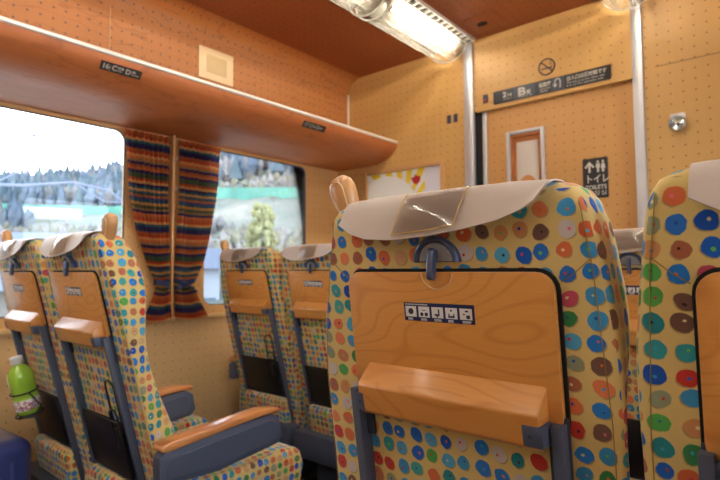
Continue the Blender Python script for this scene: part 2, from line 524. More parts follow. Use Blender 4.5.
bb(bm, wx0+fr, wx0+.026, y0, y1, wz0, wz1-fr); bb(bm, wx1-.026, wx1-fr, y0, y1, wz0, wz1-fr); bb(bm, wx0+.02, wx1-.02, y0, y1, wz1-.03, wz1-fr)
finish('door_window_reveal', bm, M['reveal_wood'], door, smooth=None)
bm = bmesh.new(); bb(bm, wx0+.01, wx1-.01, y1-.012, y1-.006, wz0, wz1-.01)
finish('door_window_backing', bm, M['reveal_wood'], door, smooth=None)
bm = bmesh.new(); bb(bm, wx0+.046, wx1-.040, y1-.016, y1-.0125, wz0, wz1-.058, .001)
pane = finish('frosted_sheet', bm, plain('frosted_sheet', (208,196,184), .4, coat=.3), door)
bm = bmesh.new()
prism(bm, [(-1.078+.052*math.cos(2*PI*k/28), 1.475+.075*math.sin(2*PI*k/28)) for k in range(28)],
      lambda p, q: (p, y1-.0168, q), lambda p, q: (p, y1-.0161, q))
finish('oval_emblem', bm, plain('oval_emblem', (206,138,80), .4), pane)
bm = bmesh.new()
tube(bm, [(-1.078+.026*math.cos(2*PI*k/20), y1-.017, 1.488+.028*math.sin(2*PI*k/20)) for k in range(20)], .004, 6, True)
for a in (-.5, 0, .5):
    tube(bm, [(-1.078+a*.02, y1-.017, 1.47), (-1.078+a*.05, y1-.017, 1.505)], .003, 6)
finish('oval_emblem_print', bm, plain('oval_emblem_print', (222,190,160), .4), pane)

FRONT = lambda x, z, y=YB-.012: Matrix.Translation((x, y, z)) @ Matrix.Rotation(R(90), 4, 'X')

# long black direction sign over the door
def plate(bm, x0, x1, z0, z1, y, th, r):
    prism(bm, rrect(x1-x0, z1-z0, r, 4, (x0+x1)/2, (z0+z1)/2), lambda p, q: (p, y, q), lambda p, q: (p, y-th, q))
ys = YB-.0125
sg = empty('direction_sign', (0, 0, 0))
tag(sg, 'long black direction sign mounted over the sliding door with white lettering', 'sign')
bm = bmesh.new(); plate(bm, -1.245, -.643, 1.952, 2.023, ys, .004, .006)
finish('sign_plate', bm, M['signblack'], sg)
for a, b in ((-1.128, -1.012), (-.925, -.862)):
    bm = bmesh.new(); plate(bm, a, b, 1.953, 2.022, ys-.004, .0006, .001)
    finish('sign_panel', bm, M['signgrey'], sg)
T = lambda nm, body, x, z, size, w=None, mt='signtext', b=0: text(nm, body, size, M[mt], FRONT(x, z, ys-.0052), sg, width=w, bold=b)
T('sign_lettering', '2', -1.190, 1.981, .040, .022, b=.001)
T('sign_lettering', '号車', -1.164, 1.981, .018, .026)
T('sign_lettering', 'Car No. 2', -1.188, 1.966, .010, .05)
T('sign_lettering', 'B', -1.105, 1.970, .060, .042, b=.002)
T('sign_lettering', '室', -1.058, 1.972, .024, .024, b=.0006)
T('sign_lettering', 'Room B', -1.10, 1.959, .009, .07)
T('sign_lettering', '指定席', -.990, 1.990, .024, .062, b=.0008)
T('sign_lettering', 'Reserved', -.986, 1.974, .012, .052)
T('sign_lettering', 'seats', -.986, 1.962, .012, .04)
T('sign_lettering', '出入口は反対側です', -.850, 1.992, .024, .186, b=.0006)
T('sign_lettering', 'The exit is on the other side', -.850, 1.975, .013, .178)
T('sign_lettering', 'It is on the opposite side', -.850, 1.961, .012, .172)
bm = bmesh.new()
yy = ys-.0052
arc = [(-.894+.013*math.cos(R(a)), yy, 2.0+.013*math.sin(R(a))) for a in range(0, 181, 20)]
tube(bm, [(-.881, yy, 1.965)]+arc+[(-.907, yy, 1.985)], .0028, 6)
prism(bm, [(-.919, 1.986), (-.895, 1.986), (-.907, 1.970)], lambda p, q: (p, yy, q), lambda p, q: (p, yy-.001, q))
finish('sign_arrow', bm, M['signtext'], sg)

# no-smoking symbol
bm = bmesh.new(); cx, cz = -.949, 2.09
tube(bm, [(cx+.041*math.cos(2*PI*k/32), ys-.001, cz+.041*math.sin(2*PI*k/32)) for k in range(32)], .0030, 6, True)
tube(bm, [(cx-.029, ys-.001, cz+.029), (cx+.029, ys-.001, cz-.029)], .0030, 6)
ns = finish('no_smoking_sign', bm, M['ink'])
tag(ns, 'round no-smoking symbol in dark outline above the long black sign', 'sign')
bm = bmesh.new(); bb(bm, cx-.027, cx+.027, ys-.0015, ys, cz-.011, cz-.005)
tube(bm, [(cx+.022, ys-.001, cz), (cx+.027, ys-.001, cz+.008), (cx+.016, ys-.001, cz+.013), (cx+.02, ys-.001, cz+.02)], .0012, 5)
finish('cigarette_print', bm, M['ink'], ns)

# toilet sign on the door
tz = YB+.011
ts = empty('toilet_sign', (0, 0, 0)); tag(ts, 'small black upright sign with arrow and toilet figures on the door', 'sign')
bm = bmesh.new(); plate(bm, -.792, -.676, 1.392, 1.588, tz, .003, .006)
finish('sign_plate', bm, M['signblack'], ts)
ty = tz-.0036
bm = bmesh.new()
prism(bm, [(-.783, 1.545), (-.760, 1.573), (-.737, 1.545), (-.744, 1.539), (-.7555, 1.553), (-.7555, 1.518), (-.7645, 1.518), (-.7645, 1.553), (-.776, 1.539)],
      lambda p, q: (p, ty, q), lambda p, q: (p, ty-.0008, q))
finish('sign_arrow', bm, M['signtext'], ts)
for cx, dress in ((-.721, 0), (-.698, 1)):
    bm = bmesh.new()
    prism(bm, [(cx+.0055*math.cos(2*PI*k/12), 1.568+.0055*math.sin(2*PI*k/12)) for k in range(12)], lambda p, q: (p, ty, q), lambda p, q: (p, ty-.0008, q))
    if dress: pts = [(cx-.005, 1.560), (cx+.005, 1.560), (cx+.011, 1.535), (cx+.005, 1.535), (cx+.005, 1.518), (cx-.005, 1.518), (cx-.005, 1.535), (cx-.011, 1.535)]
    else: pts = [(cx-.009, 1.560), (cx+.009, 1.560), (cx+.009, 1.540), (cx+.005, 1.538), (cx+.004, 1.518), (cx-.004, 1.518), (cx-.005, 1.538), (cx-.009, 1.540)]
    prism(bm, pts, lambda p, q: (p, ty, q), lambda p, q: (p, ty-.0008, q))
    finish('person_symbol', bm, M['signtext'], ts)
text('sign_lettering', 'トイレ', .044, M['signtext'], FRONT(-.782, 1.470, ty), ts, width=.098, bold=.0008)
text('sign_lettering', 'TOILETS', .028, M['signtext'], FRONT(-.782, 1.436, ty), ts, width=.098, bold=.0006)
text('sign_lettering', '화장실', .026, M['signtext'], FRONT(-.775, 1.407, ty), ts, width=.088)

# framed poster left of the door
ps = empty('framed_poster', (0, 0, 0)); tag(ps, 'wood framed poster with yellow rays behind shiny glazing left of the door', 'poster')
px0, px1, pz0, pz1 = -2.170, -1.560, 1.22, 1.690
bm = bmesh.new()
for a in ((px0, px0+.026, pz0, pz1), (px1-.026, px1, pz0, pz1), (px0+.026, px1-.026, pz1-.024, pz1), (px0+.026, px1-.026, pz0, pz0+.024)):
    bb(bm, a[0], a[1], YB-.026, YB, a[2], a[3], .004)
finish('poster_frame', bm, M['rim_wood'], ps)
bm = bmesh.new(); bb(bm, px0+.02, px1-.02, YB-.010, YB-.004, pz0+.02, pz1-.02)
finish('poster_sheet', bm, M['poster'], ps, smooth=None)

# small fittings on the bulkhead
for x in (-1.545, -1.502):
    bm = bmesh.new(); bb(bm, x, x+.026, YB-.006, YB, 1.905, 1.955, .002)
    tag(finish('vent_slot', bm, M['ink']), 'small black slot plate on the bulkhead left of the %s' % ('other slot plate' if x < -1.52 else 'steel pillar, right one of two'), 'vent', 'black slot plates on the bulkhead')
bm = bmesh.new(); bb(bm, -1.305, -1.278, YB-.020, YB-.012, 1.975, 2.020, .003)
ss = tag(finish('small_sticker', bm, M['ink']), 'tiny dark square sticker left of the long black sign', 'sticker')
bm = bmesh.new(); bb(bm, -1.300, -1.284, YB-.0215, YB-.0195, 1.981, 1.992); finish('sticker_print', bm, plain('sticker_red', (190,70,50), .5), ss)
bell = empty('emergency_buzzer', (-.381, YB, 1.69)); tag(bell, 'round chrome knob fitting on white backplate high on the bulkhead right of the pillar', 'buzzer')
bm = bmesh.new(); bb(bm, -.03, .03, -.008, 0, -.02, .045, .005); finish('backplate', bm, M['coverpale'], bell)
bm = bmesh.new()
rings = [[(r*math.cos(2*PI*k/24), -y, r*math.sin(2*PI*k/24)-.004) for k in range(24)] for y, r in ((.005, .036), (.022, .036), (.030, .031), (.030, .027), (.022, .024), (.02, .006), (.034, .005), (.035, .001))]
loft(bm, rings); finish('chrome_cup', bm, plain('bright_chrome', (200,214,220), .12, .95, vary=.2, scale=60), bell)

# ------------------------------------------------------------------ luggage racks
def rack(x, s, label):
    rt = empty('luggage_rack', (0, 0, 0)); tag(rt, label, 'luggage rack')
    prof = [(0, 1.731), (.30, 1.731), (.34, 1.734), (.38, 1.741), (.42, 1.754), (.455, 1.771), (.485, 1.794), (.505, 1.820), (.513, 1.846),
            (.500, 1.846), (.470, 1.812), (.40, 1.785), (.30, 1.775), (0, 1.775)]
    bm = bmesh.new()
    prism(bm, [(x+s*a, b) for a, b in prof], lambda p, q: (p, YR+.001, q), lambda p, q: (p, YB-.002, q))
    finish('rack_shell', bm, M['rack_wood2'], rt, smooth=30)
    bm = bmesh.new()
    tube(bm, [(x+s*.508, YR+.01, 1.853), (x+s*.508, YB-.004, 1.853)], .0105, 12)
    finish('rack_edge_trim', bm, M['trimsteel'], rt)
t = NT('rack_veneer')
uvm = t.vm('MULTIPLY', t.uv(), (1, 1, 1))
oc = t.node('ShaderNodeSeparateXYZ'); t.l.new(t.obj(), oc.inputs[0])
cb = t.node('ShaderNodeCombineXYZ'); t.l.new(oc.outputs[1], cb.inputs[0]); t.l.new(oc.outputs[0], cb.inputs[1])
w = t.noise(t.vm('MULTIPLY', cb.outputs[0], (1.6, 7, 1)), 1, 3, .55)
ring = t.math('ABSOLUTE', t.math('SUBTRACT', t.math('FRACT', t.math('MULTIPLY', w, 9)), .5))
ring = t.math('DIVIDE', t.math('SUBTRACT', .10, ring), .10, clamp=True)
fine = t.noise(t.vm('MULTIPLY', cb.outputs[0], (8, 160, 1)), 1, 3, .6)
c = t.mix(fine, s2l((170,92,44)), s2l((194,116,62)))
c = t.mix(t.math('MULTIPLY', ring, .35), c, s2l((120,58,26)))
M['rack_wood2'] = t.set(c, .5, 0, .15, .35)
rack(XL, 1, 'long wooden luggage rack with pale metal edge above the left windows')
rack(XR, -1, 'long wooden luggage rack with pale metal edge above the right windows')

def rack_label(y0, y1, label, bits):
    lx, lz = XL+.496, 1.812
    rt = empty('seat_number_plate', (0, 0, 0)); tag(rt, label, 'sign', 'seat number plates on the luggage rack')
    # tilt to the curved lip
    rot = Matrix.Translation((XL+.4985, (y0+y1)/2, 1.806)) @ Matrix.Rotation(R(90), 4, 'Z') @ Matrix.Rotation(R(90+36), 4, 'X')
    bm = bmesh.new(); w = y1-y0
    prism(bm, rrect(w, .034, .002, 3), lambda p, q: (p, q, .0), lambda p, q: (p, q, .0015))
    bmesh.ops.transform(bm, matrix=rot, verts=bm.verts)
    finish('number_plate', bm, M['label'], rt)
    for body, x, z, size, wd, b in bits:
        text('plate_lettering', body, size, M['labeltext'], rot @ Matrix.Translation((x-w/2, z, .002)), rt, width=wd, bold=b)
rack_label(.805, .960, 'black plate reading 16 C D on the rack edge above the large left window',
           [('16', .006, -.009, .026, .021, .0004), ('|', .034, -.009, .022, .0012, 0), ('C', .042, -.009, .027, .018, .0006), ('通路側', .064, .001, .009, .021, .0003), ('Aisle', .064, -.009, .009, .017, 0),
            ('D', .093, -.009, .027, .018, .0006), ('窓側', .116, .001, .009, .014, .0003), ('Window', .116, -.009, .009, .030, 0)])
rack_label(1.822, 1.985, 'small blurred black number plate on the rack edge near the bulkhead',
           [('17', .008, -.009, .028, .022, 0), ('C', .045, -.009, .028, .020, 0), ('通路側', .068, -.004, .010, .020, 0), ('D', .094, -.009, .028, .020, 0), ('窓側', .118, -.004, .010, .020, 0)])

# speaker grille on the upper wall
sp = empty('speaker_grille', (0, 0, 0)); tag(sp, 'square cream speaker grille on the wood wall above the left luggage rack', 'speaker')
bm = bmesh.new(); bb(bm, XL+.10, XL+.108, 1.459, 1.672, 2.047, 2.215, .003); finish('grille_plate', bm, M['cream'], sp)
bm = bmesh.new(); bb(bm, XL+.107, XL+.110, 1.505, 1.628, 2.085, 2.178, .001)
for j in range(10):
    for k in range(8):
        box(bm, (XL+.1105, 1.5125+j*.0121, 2.092+k*.0112), (.0015, .006, .005))
finish('grille_mesh', bm, M['creamdark'], sp)

# ceiling outlet
co = empty('ceiling_outlet', (0, 0, 0)); tag(co, 'dark oval outlet in a square plate on the ceiling beside the bulkhead', 'outlet')
bm = bmesh.new(); bb(bm, -1.30, -1.12, 2.37, 2.55, ZC-.003, ZC, .001); finish('outlet_plate', bm, M['ceiling'], co)
bm = bmesh.new(); prism(bm, [(-1.225+.028*math.cos(2*PI*k/20), 2.458+.018*math.sin(2*PI*k/20)) for k in range(20)], lambda p, q: (p, q, ZC-.003), lambda p, q: (p, q, ZC-.008)); finish('outlet_hole', bm, M['gap'], co)

# ------------------------------------------------------------------ ceiling lamps (two rows of slotted housings with ribbed covers)
M['lampgrey'] = plain('lamp_grey', (150,144,128), .5)
def lamp(xc, ya, yb, label, s=1, big=False):
    rt = empty('ceiling_lamp', (xc, ya, ZC)); L = yb-ya
    tag(rt, label, 'ceiling lamp', 'ceiling lamp units')
    bm = bmesh.new()
    bb(bm, -.135, .105, 0, L, -.012, 0, .002)                  # base tray
    bb(bm, .105, .150, 0, L, -.006, 0)
    finish('lamp_housing', bm, M['lampgrey'], rt)
    bm = bmesh.new()
    n = max(3, int(L/.05))
    for k in range(n+1):
        y = L*k/n
        bb(bm, .108, .150, max(0, y-.008), min(L, y+.008), -.020, -.006)
    bb(bm, .100, .110, 0, L, -.022, -.006, .001); bb(bm, .148, .156, 0, L, -.022, -.004, .001)
    finish('slotted_vent_strip', bm, M['trimsteel'], rt)
    bm = bmesh.new(); bb(bm, .110, .148, .004, L-.004, -.008, -.0055)
    finish('vent_backing', bm, M['gap'], rt, smooth=None)
    bm = bmesh.new()
    tube(bm, [(.045, .07, -.038), (.045, L-.10, -.038)], .013, 10)
    finish('fluorescent_tube', bm, M['tube'], rt)
    bm = bmesh.new()
    for y in (.05, L-.09):
        bm = bmesh.new(); bb(bm, .028, .062, y, y+.02, -.056, -.012, .003)
        finish('tube_socket', bm, M['trimsteel'], rt)
    bm = bmesh.new()
    rr = 1.0
    rings = []
    for y, k in ((.012, rr), (L-.02, rr)):
        rings.append([(-.012+.114*k*math.cos(a), y, -.012-.088*k*math.sin(a)) for a in [PI*j/14 for j in range(15)]])
    lay = bm.loops.layers.uv.verify()
    vs = [[bm.verts.new(p) for p in r] for r in rings]
    for j in range(14):
        f = bm.faces.new((vs[0][j], vs[0][j+1], vs[1][j+1], vs[1][j]))
        for l, (uu, vv) in zip(f.loops, ((j, 0), (j+1, 0), (j+1, 1), (j, 1))): l[lay].uv = (uu*.0225, vv*L)
    finish('ribbed_cover', bm, M['diffuser'], rt, keepuv=True, smooth=60)
    for y in (.012, L-.02):
        bm = bmesh.new()
        tube(bm, [(-.012+.115*math.cos(a), y, -.012-.089*math.sin(a)) for a in [PI*j/16 for j in range(17)]], .0035, 6)
        finish('cover_end_rib', bm, M['trimsteel'], rt)
    return rt
segs = [(-2.5, -1.6), (-1.58, -.70), (-.68, .20), (.22, 1.06), (1.08, 1.86), (1.88, 2.60)]
for xc, nm in ((-1.49, 'left'), (-.535, 'right')):
    for i, (a, b) in enumerate(segs):
        if nm == 'left' and i == 5: lb = 'ceiling lamp of the left row, end unit touching the bulkhead'
        elif nm == 'left' and i == 4: lb = 'ceiling lamp of the left row, second unit from the bulkhead'
        elif nm == 'right' and i == 5: lb = 'ceiling lamp of the right row, its end just showing above the steel pillar'
        else: lb = 'ceiling lamp of the %s row, unit %s from the rear wall' % (nm, ['first', 'second', 'third', 'fourth', 'fifth'][i])
        lamp(xc, a, b, lb)

# ------------------------------------------------------------------ seats
SL = .25
def yb_(h, d=0): return (1.05-h)*SL+d
def lerp(tab, h):
    for (a, va), (b, vb) in zip(tab, tab[1:]):
        if a <= h <= b: return va+(vb-va)*(h-a)/(b-a)
    return tab[0][1] if h < tab[0][0] else tab[-1][1]

def flare(h): return lerp([(.28, .026), (.92, .026), (1.10, .0), (1.2, 0)], h)
def backrest_bm():
    HW = [(.28, .214), (.7, .214), (.88, .214), (.97, .212), (1.05, .205), (1.09, .201), (1.115, .197), (1.130, .192), (1.142, .185), (1.150, .172), (1.154, .15)]
    TH = [(.28, .11), (.5, .105), (.62, .090), (.72, .068), (.82, .062), (.90, .072), (.97, .088), (1.03, .100), (1.09, .096), (1.12, .088), (1.142, .075), (1.154, .058)]
    BK = [(.28, 0), (1.115, 0), (1.130, .002), (1.142, .008), (1.150, .020), (1.154, .032)]
    hs = [.28, .30, .36, .44, .52, .60, .68, .74, .80, .85, .89, .93, .97, 1.0, 1.03, 1.06, 1.09, 1.115, 1.130, 1.142, 1.150, 1.154]
    bm = bmesh.new(); rings = []
    for h in hs:
        w, t, b = lerp(HW, h), lerp(TH, h), lerp(BK, h)
        r = .016; ring = []
        rc = min(r, (t-b)/2.2)
        ring.append((-w+rc*2, b)); 
        n = 10
        for k in range(1, n): ring.append((-w+rc*2+(2*w-4*rc)*k/n, b))
        for a in (0, 22, 45, 67, 90): ring.append((w-rc+rc*math.sin(R(a)), b+rc-rc*math.cos(R(a))))
        for a in (90, 60, 30, 0): ring.append((w-rc*1.3+rc*1.3*math.sin(R(a)), t-rc+rc*math.cos(R(a))))
        for k in range(1, 12):
            u = 1-2*k/12; x = u*(w-rc*1.3)
            dip = .035*(1-abs(u)**3.5) if h < 1.09 else .035*(1-abs(u)**3.5)*max(0, (1.14-h)/.05)
            ring.append((x, t-dip))
        for a in (0, 30, 60, 90): ring.append((-(w-rc*1.3+rc*1.3*math.sin(R(a))), t-rc+rc*math.cos(R(a))))
        for a in (90, 67, 45, 22, 0): ring.append((-(w-rc+rc*math.sin(R(a))), b+rc-rc*math.cos(R(a))))
        kt = lerp([(.28, .12), (.86, .12), (.98, .02), (1.2, 0)], h)
        rings.append([((x-(flare(h)*min(1, -x/w) if x < 0 else -flare(h)*.25*x/w))*(1-kt*max(0, d-b)/(t-b)), yb_(h, d), h) for x, d in ring])
    loft(bm, rings)
    return bm

def tiltbox(bm, x0, x1, n0, n1, h0, h1, bev=0, seg=2):
    """box in the plane of the seat back; n measured out of the back towards the row behind"""
    prism(bm, [(h0, n0), (h1, n0), (h1, n1), (h0, n1)], lambda h, n: (x0, yb_(h, -n), h), lambda h, n: (x1, yb_(h, -n), h), bev, seg)

def make_seat():
    rt = empty('train_seat')
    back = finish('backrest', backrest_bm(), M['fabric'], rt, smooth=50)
    # seams
    bm = bmesh.new()
    for s in (-1, 1):
        tube(bm, [(s*lerp([(.3, .206), (.88, .204), (1.05, .195), (1.14, .184)], h)+flare(h)*(s < 0)*-1, yb_(h, -.0001), h) for h in [.30, .5, .7, .88, .95, 1.05, 1.10, 1.125]], .0006, 5)
        tube(bm, [(s*.160, yb_(1.035, -.0004), 1.035), (s*.175, yb_(1.045, -.0004), 1.045), (s*.194, yb_(1.062, -.0004), 1.062)], .0006, 5)
    finish('seam', bm, M['seam'], back)
    # cushion
    bm = bmesh.new()
    prism(bm, [(.17, .30), (.17, .43), (.24, .465), (.42, .463), (.55, .470), (.625, .455), (.645, .40), (.62, .30)],
          lambda y, z: (-.276, y, z), lambda y, z: (.203, y, z), .018, 3)
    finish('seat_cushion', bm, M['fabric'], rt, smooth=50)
    bm = bmesh.new()
    bb(bm, -.20, .20, .17, .56, .23, .30, .01)
    finish('seat_pan', bm, M['darkgrey'], rt)
    bm = bmesh.new(); bb(bm, -.215, .215, .085, .165, .215, .330, .008); finish('cross_beam', bm, M['grey'], rt)
    bm = bmesh.new(); bb(bm, -.10, .10, .12, .52, .02, .215, .012); bb(bm, -.16, .16, .08, .58, 0, .03, .006); finish('pedestal', bm, M['darkgrey'], rt)
    # recess plate (dark shadow gap) and folding tray
    bm = bmesh.new()
    pts = rrect(.318, .205, .026, 5, 0, 1.0515-.1025)
    prism(bm, pts, lambda x, h: (x, yb_(h, .002), h), lambda x, h: (x, yb_(h, -.004), h))
    finish('tray_recess', bm, M['gap'], rt, smooth=None)
    bm = bmesh.new()
    pts = rrect(.310, .19, .022, 5, 0, 1.047-.095)
    prism(bm, pts, lambda x, h: (x, yb_(h, -.003), h), lambda x, h: (x, yb_(h, -.013), h), .0018, 2)
    tray = finish('tray_table', bm, M['tray_wood'], rt)
    # clear round catch set in the tray under the hook
    bm = bmesh.new()
    tube(bm, [(.002+.024*math.cos(R(a)), yb_(1.046+.022*math.sin(R(a)), -.0134), 1.046+.022*math.sin(R(a))) for a in range(182, 359, 11)], .0007, 5)
    finish('catch_ring', bm, M['gripline'], tray)
    # sticker of table rules with five pictograms
    n0 = .0133
    bm = bmesh.new(); tiltbox(bm, -.0545, .0535, n0-.0005, n0, .980, 1.005); st = finish('tray_sticker', bm, M['navy'], tray, smooth=None)
    for k in range(5):
        x = -.052+k*.0211; bm = bmesh.new(); tiltbox(bm, x, x+.0175, n0, n0+.0003, .9855, 1.0000)
        pc = finish('pictogram_square', bm, M['white'], st, smooth=None)
    bm = bmesh.new()
    def dsk(x, h, r, n=12): prism(bm, [(x+r*math.cos(2*PI*k/n), h+r*math.sin(2*PI*k/n)) for k in range(n)], lambda a, b: (a, yb_(b, -n0-.0003), b), lambda a, b: (a, yb_(b, -n0-.0006), b))
    def rc(x0, x1, h0, h1): tiltbox(bm, x0, x1, n0+.0003, n0+.0006, h0, h1)
    q = [-.052+k*.0211 for k in range(5)]
    dsk(q[0]+.0088, .993, .0043)
    dsk(q[1]+.0052, .9895, .0026); dsk(q[1]+.0124, .9895, .0026); rc(q[1]+.006, q[1]+.0115, .9945, .9955)
    rc(q[2]+.0045, q[2]+.0120, .9885, .9910); rc(q[2]+.0100, q[2]+.0120, .9905, .9975); rc(q[2]+.007, q[2]+.0095, .9865, .989)
    dsk(q[3]+.0088, .9965, .0014); rc(q[3]+.004, q[3]+.0135, .987, .9895); rc(q[3]+.0045, q[3]+.006, .989, .9925); rc(q[3]+.0115, q[3]+.013, .989, .9925)
    rc(q[4]+.0095, q[4]+.0145, .9870, .9915); rc(q[4]+.008, q[4]+.0125, .9955, .9975); dsk(q[4]+.0062, .9925, .0012)
    finish('pictogram_print', bm, M['ink'], st, smooth=None)
    bm = bmesh.new()
    for k in range(5):
        w0 = [.009, .011, .012, .009, .013][k]
        for j in range(int(w0/.0016)): rc(q[k]+.0035+j*.0016, q[k]+.0046+j*.0016, .9822, .9840)
        for j in range(int(w0/.0017)): rc(q[k]+.0035+j*.0017, q[k]+.0045+j*.0017,   .9808, .9818)
    for j in range(16): rc(-.052+j*.0023, -.0505+j*.0023, 1.0018, 1.0034)
    finish('sticker_lettering', bm, M['white'], st, smooth=None)
    # wooden box along the tray foot
    bm = bmesh.new()
    prof = [(.917, .008), (.912, .014), (.889, .041), (.884, .045), (.847, .042), (.842, .036), (.848, .004), (.91, .004)]
    prism(bm, prof, lambda h, n: (-.128, yb_(h, -n), h), lambda h, n: (.138, yb_(h, -n), h), .0028, 3)
    bx = finish('tray_foot_box', bm, M['tray_wood'], rt, smooth=45)
    for s in (-1, 1):
        bm = bmesh.new()
        pts = [(.8465, .0422), (.8465, .010), (.873, .010), (.873, .0440)]
        e0, e1 = (.117, .1415) if s > 0 else (-.119, -.1315)
        prism(bm, pts, lambda h, n: (e0, yb_(h, -n-.001), h), lambda h, n: (e1, yb_(h, -n-.001), h), .0022, 2)
        c = finish('hinge_cap', bm, M['grey'], bx)
        bm = bmesh.new()
        cx = .127 if s > 0 else -.125
        prism(bm, [(cx+.0022*math.cos(2*PI*k/10),   .860+.0022*math.sin(2*PI*k/10)) for k in range(10)], lambda x, h: (x, yb_(h, -.0445), h), lambda x, h: (x, yb_(h, -.0455), h))
        finish('screw', bm, M['ink'], c)
        # arm from rail to cap
        bm = bmesh.new()
        tiltbox(bm, s*.134, s*.147, .008, .026, .848, .866, .003)
        tiltbox(bm, s*.134, s*.159, .002, .010, .80, .878, .002)
        finish('hinge_arm', bm, M['darkgrey'], rt)
        bm = bmesh.new()
        pr = [(.30, .0), (.872, .0), (.872, .026), (.30, .016)]
        prism(bm, pr, lambda h, n: (s*.1435 if s > 0 else s*.146, yb_(h, -n), h), lambda h, n: (s*.1575 if s > 0 else s*.160, yb_(h, -n), h), .0012, 2)
        finish('tray_rail', bm, M['grey'], rt)
    # head cover
    path = [(.102, .99), (.106, 1.05), (.101, 1.10), (.092, 1.138), (.072, 1.155), (.045, 1.1600), (.020, 1.1585), (.002, 1.152), (-.008, 1.140), (-.017, 1.125)]
    def low(x): return lerp([(-.155, 1.117), (-.13, 1.102), (-.10, 1.093), (-.05, 1.090), (.0, 1.093), (.05, 1.099), (.10, 1.108), (.135, 1.122), (.155, 1.150)], x)
    def surf(x, t):
        # t 0..1 along the path; last stretch runs to the shaped lower edge
        lo = low(x)
        pts = [p for p in path if not (p[0] < .01 and p[1] < lo+.004)]+[(-.020-(1.125-lo)*.35, lo)]
        L = [0]
        for a, b in zip(pts, pts[1:]): L.append(L[-1]+math.hypot(a[0]-b[0], a[1]-b[1]))
        s = t*L[-1]
        for i in range(len(L)-1):
            if s <= L[i+1]+1e-9:
                k = (s-L[i])/(L[i+1]-L[i]+1e-9); d = pts[i][0]*(1-k)+pts[i+1][0]*k; h = pts[i][1]*(1-k)+pts[i+1][1]*k
                break
        # the cloth follows the rounded shoulders
        h -= .003*max(0, abs(x)-.10)/.055*(1 if h > 1.12 else 0)
        return Vector((x, yb_(h, d), h))
    bm = bmesh.new(); NX, NTT = 22, 26
    g = [[bm.verts.new(surf(-.155+.31*i/NX, j/NTT)) for j in range(NTT+1)] for i in range(NX+1)]
    for i in range(NX):
        for j in range(NTT): bm.faces.new((g[i][j], g[i+1][j], g[i+1][j+1], g[i][j+1]))
    bmesh.ops.recalc_face_normals(bm, faces=bm.faces)
    # give the sheet a real thickness
    ext = bmesh.ops.solidify(bm, geom=bm.faces[:], thickness=.0016)
    cov = finish('head_cover', bm, M['cover'], rt, smooth=50)
    # clear ticket pocket with stitched border
    def pk(u, v):  # u,v in 0..1, v=0 top
        x = (-.040+.094*u)-.012*v
        p = surf(x, .775+.205*v)
        return p+Vector((0, -.0030-.0035*math.sin(PI*u)*math.sin(PI*v), .0012))
    bm = bmesh.new(); g = [[bm.verts.new(pk(i/10, j/8)) for j in range(9)] for i in range(11)]
    for i in range(10):
        for j in range(8): bm.faces.new((g[i][j], g[i+1][j], g[i+1][j+1], g[i][j+1]))
    tp = finish('ticket_pocket', bm, M['plastic'], cov, smooth=60)
    bm = bmesh.new()
    per = [(0, k/14) for k in range(15)]+[(k/22, 1) for k in range(1, 23)]+[(1, 1-k/14) for k in range(1, 15)]
    for a, b in zip(per[::1], per[1:]):
        m = (a[0]*.25+b[0]*.75, a[1]*.25+b[1]*.75)
        tube(bm, [pk(*a)+Vector((0, -.0006, 0)), pk(*m)+Vector((0, -.0006, 0))], .0009, 5)
    finish('stitching', bm, M['stitch'], tp)
    # coat hook: arched housing, dish, lever
    bm = bmesh.new()
    hk = lambda x, h, n: (x, yb_(h, -n), h)
    c0 = 1.060
    for rr, th, nn in ((.0305, .0046, .008),):
        arc = [(rr*math.cos(R(a))+.0, c0+rr*.98*math.sin(R(a))) for a in range(0, 181, 12)]
        tube(bm, [hk(x, h, nn) for x, h in arc], th, 8)
    arc2 = [(.0345*math.cos(R(a)), c0+.033*math.sin(R(a))) for a in range(0, 181, 12)]
    prism(bm, arc2, lambda x, h: hk(x, h, 0), lambda x, h: hk(x, h, .006))
    hook = finish('coat_hook', bm, M['hookblue'], rt, smooth=50)
    bm = bmesh.new()
    rings = []
    for r_, n_ in ((.0262, .006), (.0255, .0085), (.021, .0080), (.017, .0070)):
        rings.append([hk(r_*math.cos(R(a)), c0+.001+r_*math.sin(R(a)), n_) for a in range(0, 181, 12)])
    loft(bm, rings, cap=True); finish('hook_dish', bm, M['dish'], hook)
    bm = bmesh.new()
    prism(bm, [(1.075, .008), (1.079, .016), (1.075, .020), (1.046, .028), (1.038, .028), (1.035, .022), (1.039, .017), (1.058, .013), (1.066, .008)],
          lambda h, n: hk(-.0048, h, n), lambda h, n: hk(.0044, h, n), .0016, 2)
    finish('hook_lever', bm, M['hookblue'], hook)
    # magazine pocket
    bm = bmesh.new(); tiltbox(bm, -.150, .100, .004, .016, .455, .625, .004)
    finish('magazine_pocket', bm, M['black'], rt)
    bm = bmesh.new(); tiltbox(bm, -.150, .150, -.004, .003, .33, .62, .003); finish('lower_back_panel', bm, M['darkgrey'], rt)
    bm = bmesh.new(); 
    prism(bm, [(.30, .0), (.44, .0), (.45, .02), (.43, .045), (.31, .05)], lambda h, n: (-.15, yb_(h, -n), h), lambda h, n: (.15, yb_(h, -n), h), .01, 2)
    finish('lower_back_pad', bm, M['fabric'], rt, smooth=50)
    # wire bottle holder, folded up
    bm = bmesh.new()
    def loop(x0, x1, h0, h1, n, r=.0028):
        pts = [hk(x0, h0, n), hk(x0, h1-.02, n), hk(x0+.008, h1-.004, n), hk((x0+x1)/2, h1, n), hk(x1-.008, h1-.004, n), hk(x1, h1-.02, n), hk(x1, h0, n)]
        tube(bm, pts, r, 6)
    loop(.066, .118, .60, .745, .014); loop(.078, .122, .56, .665, .024)
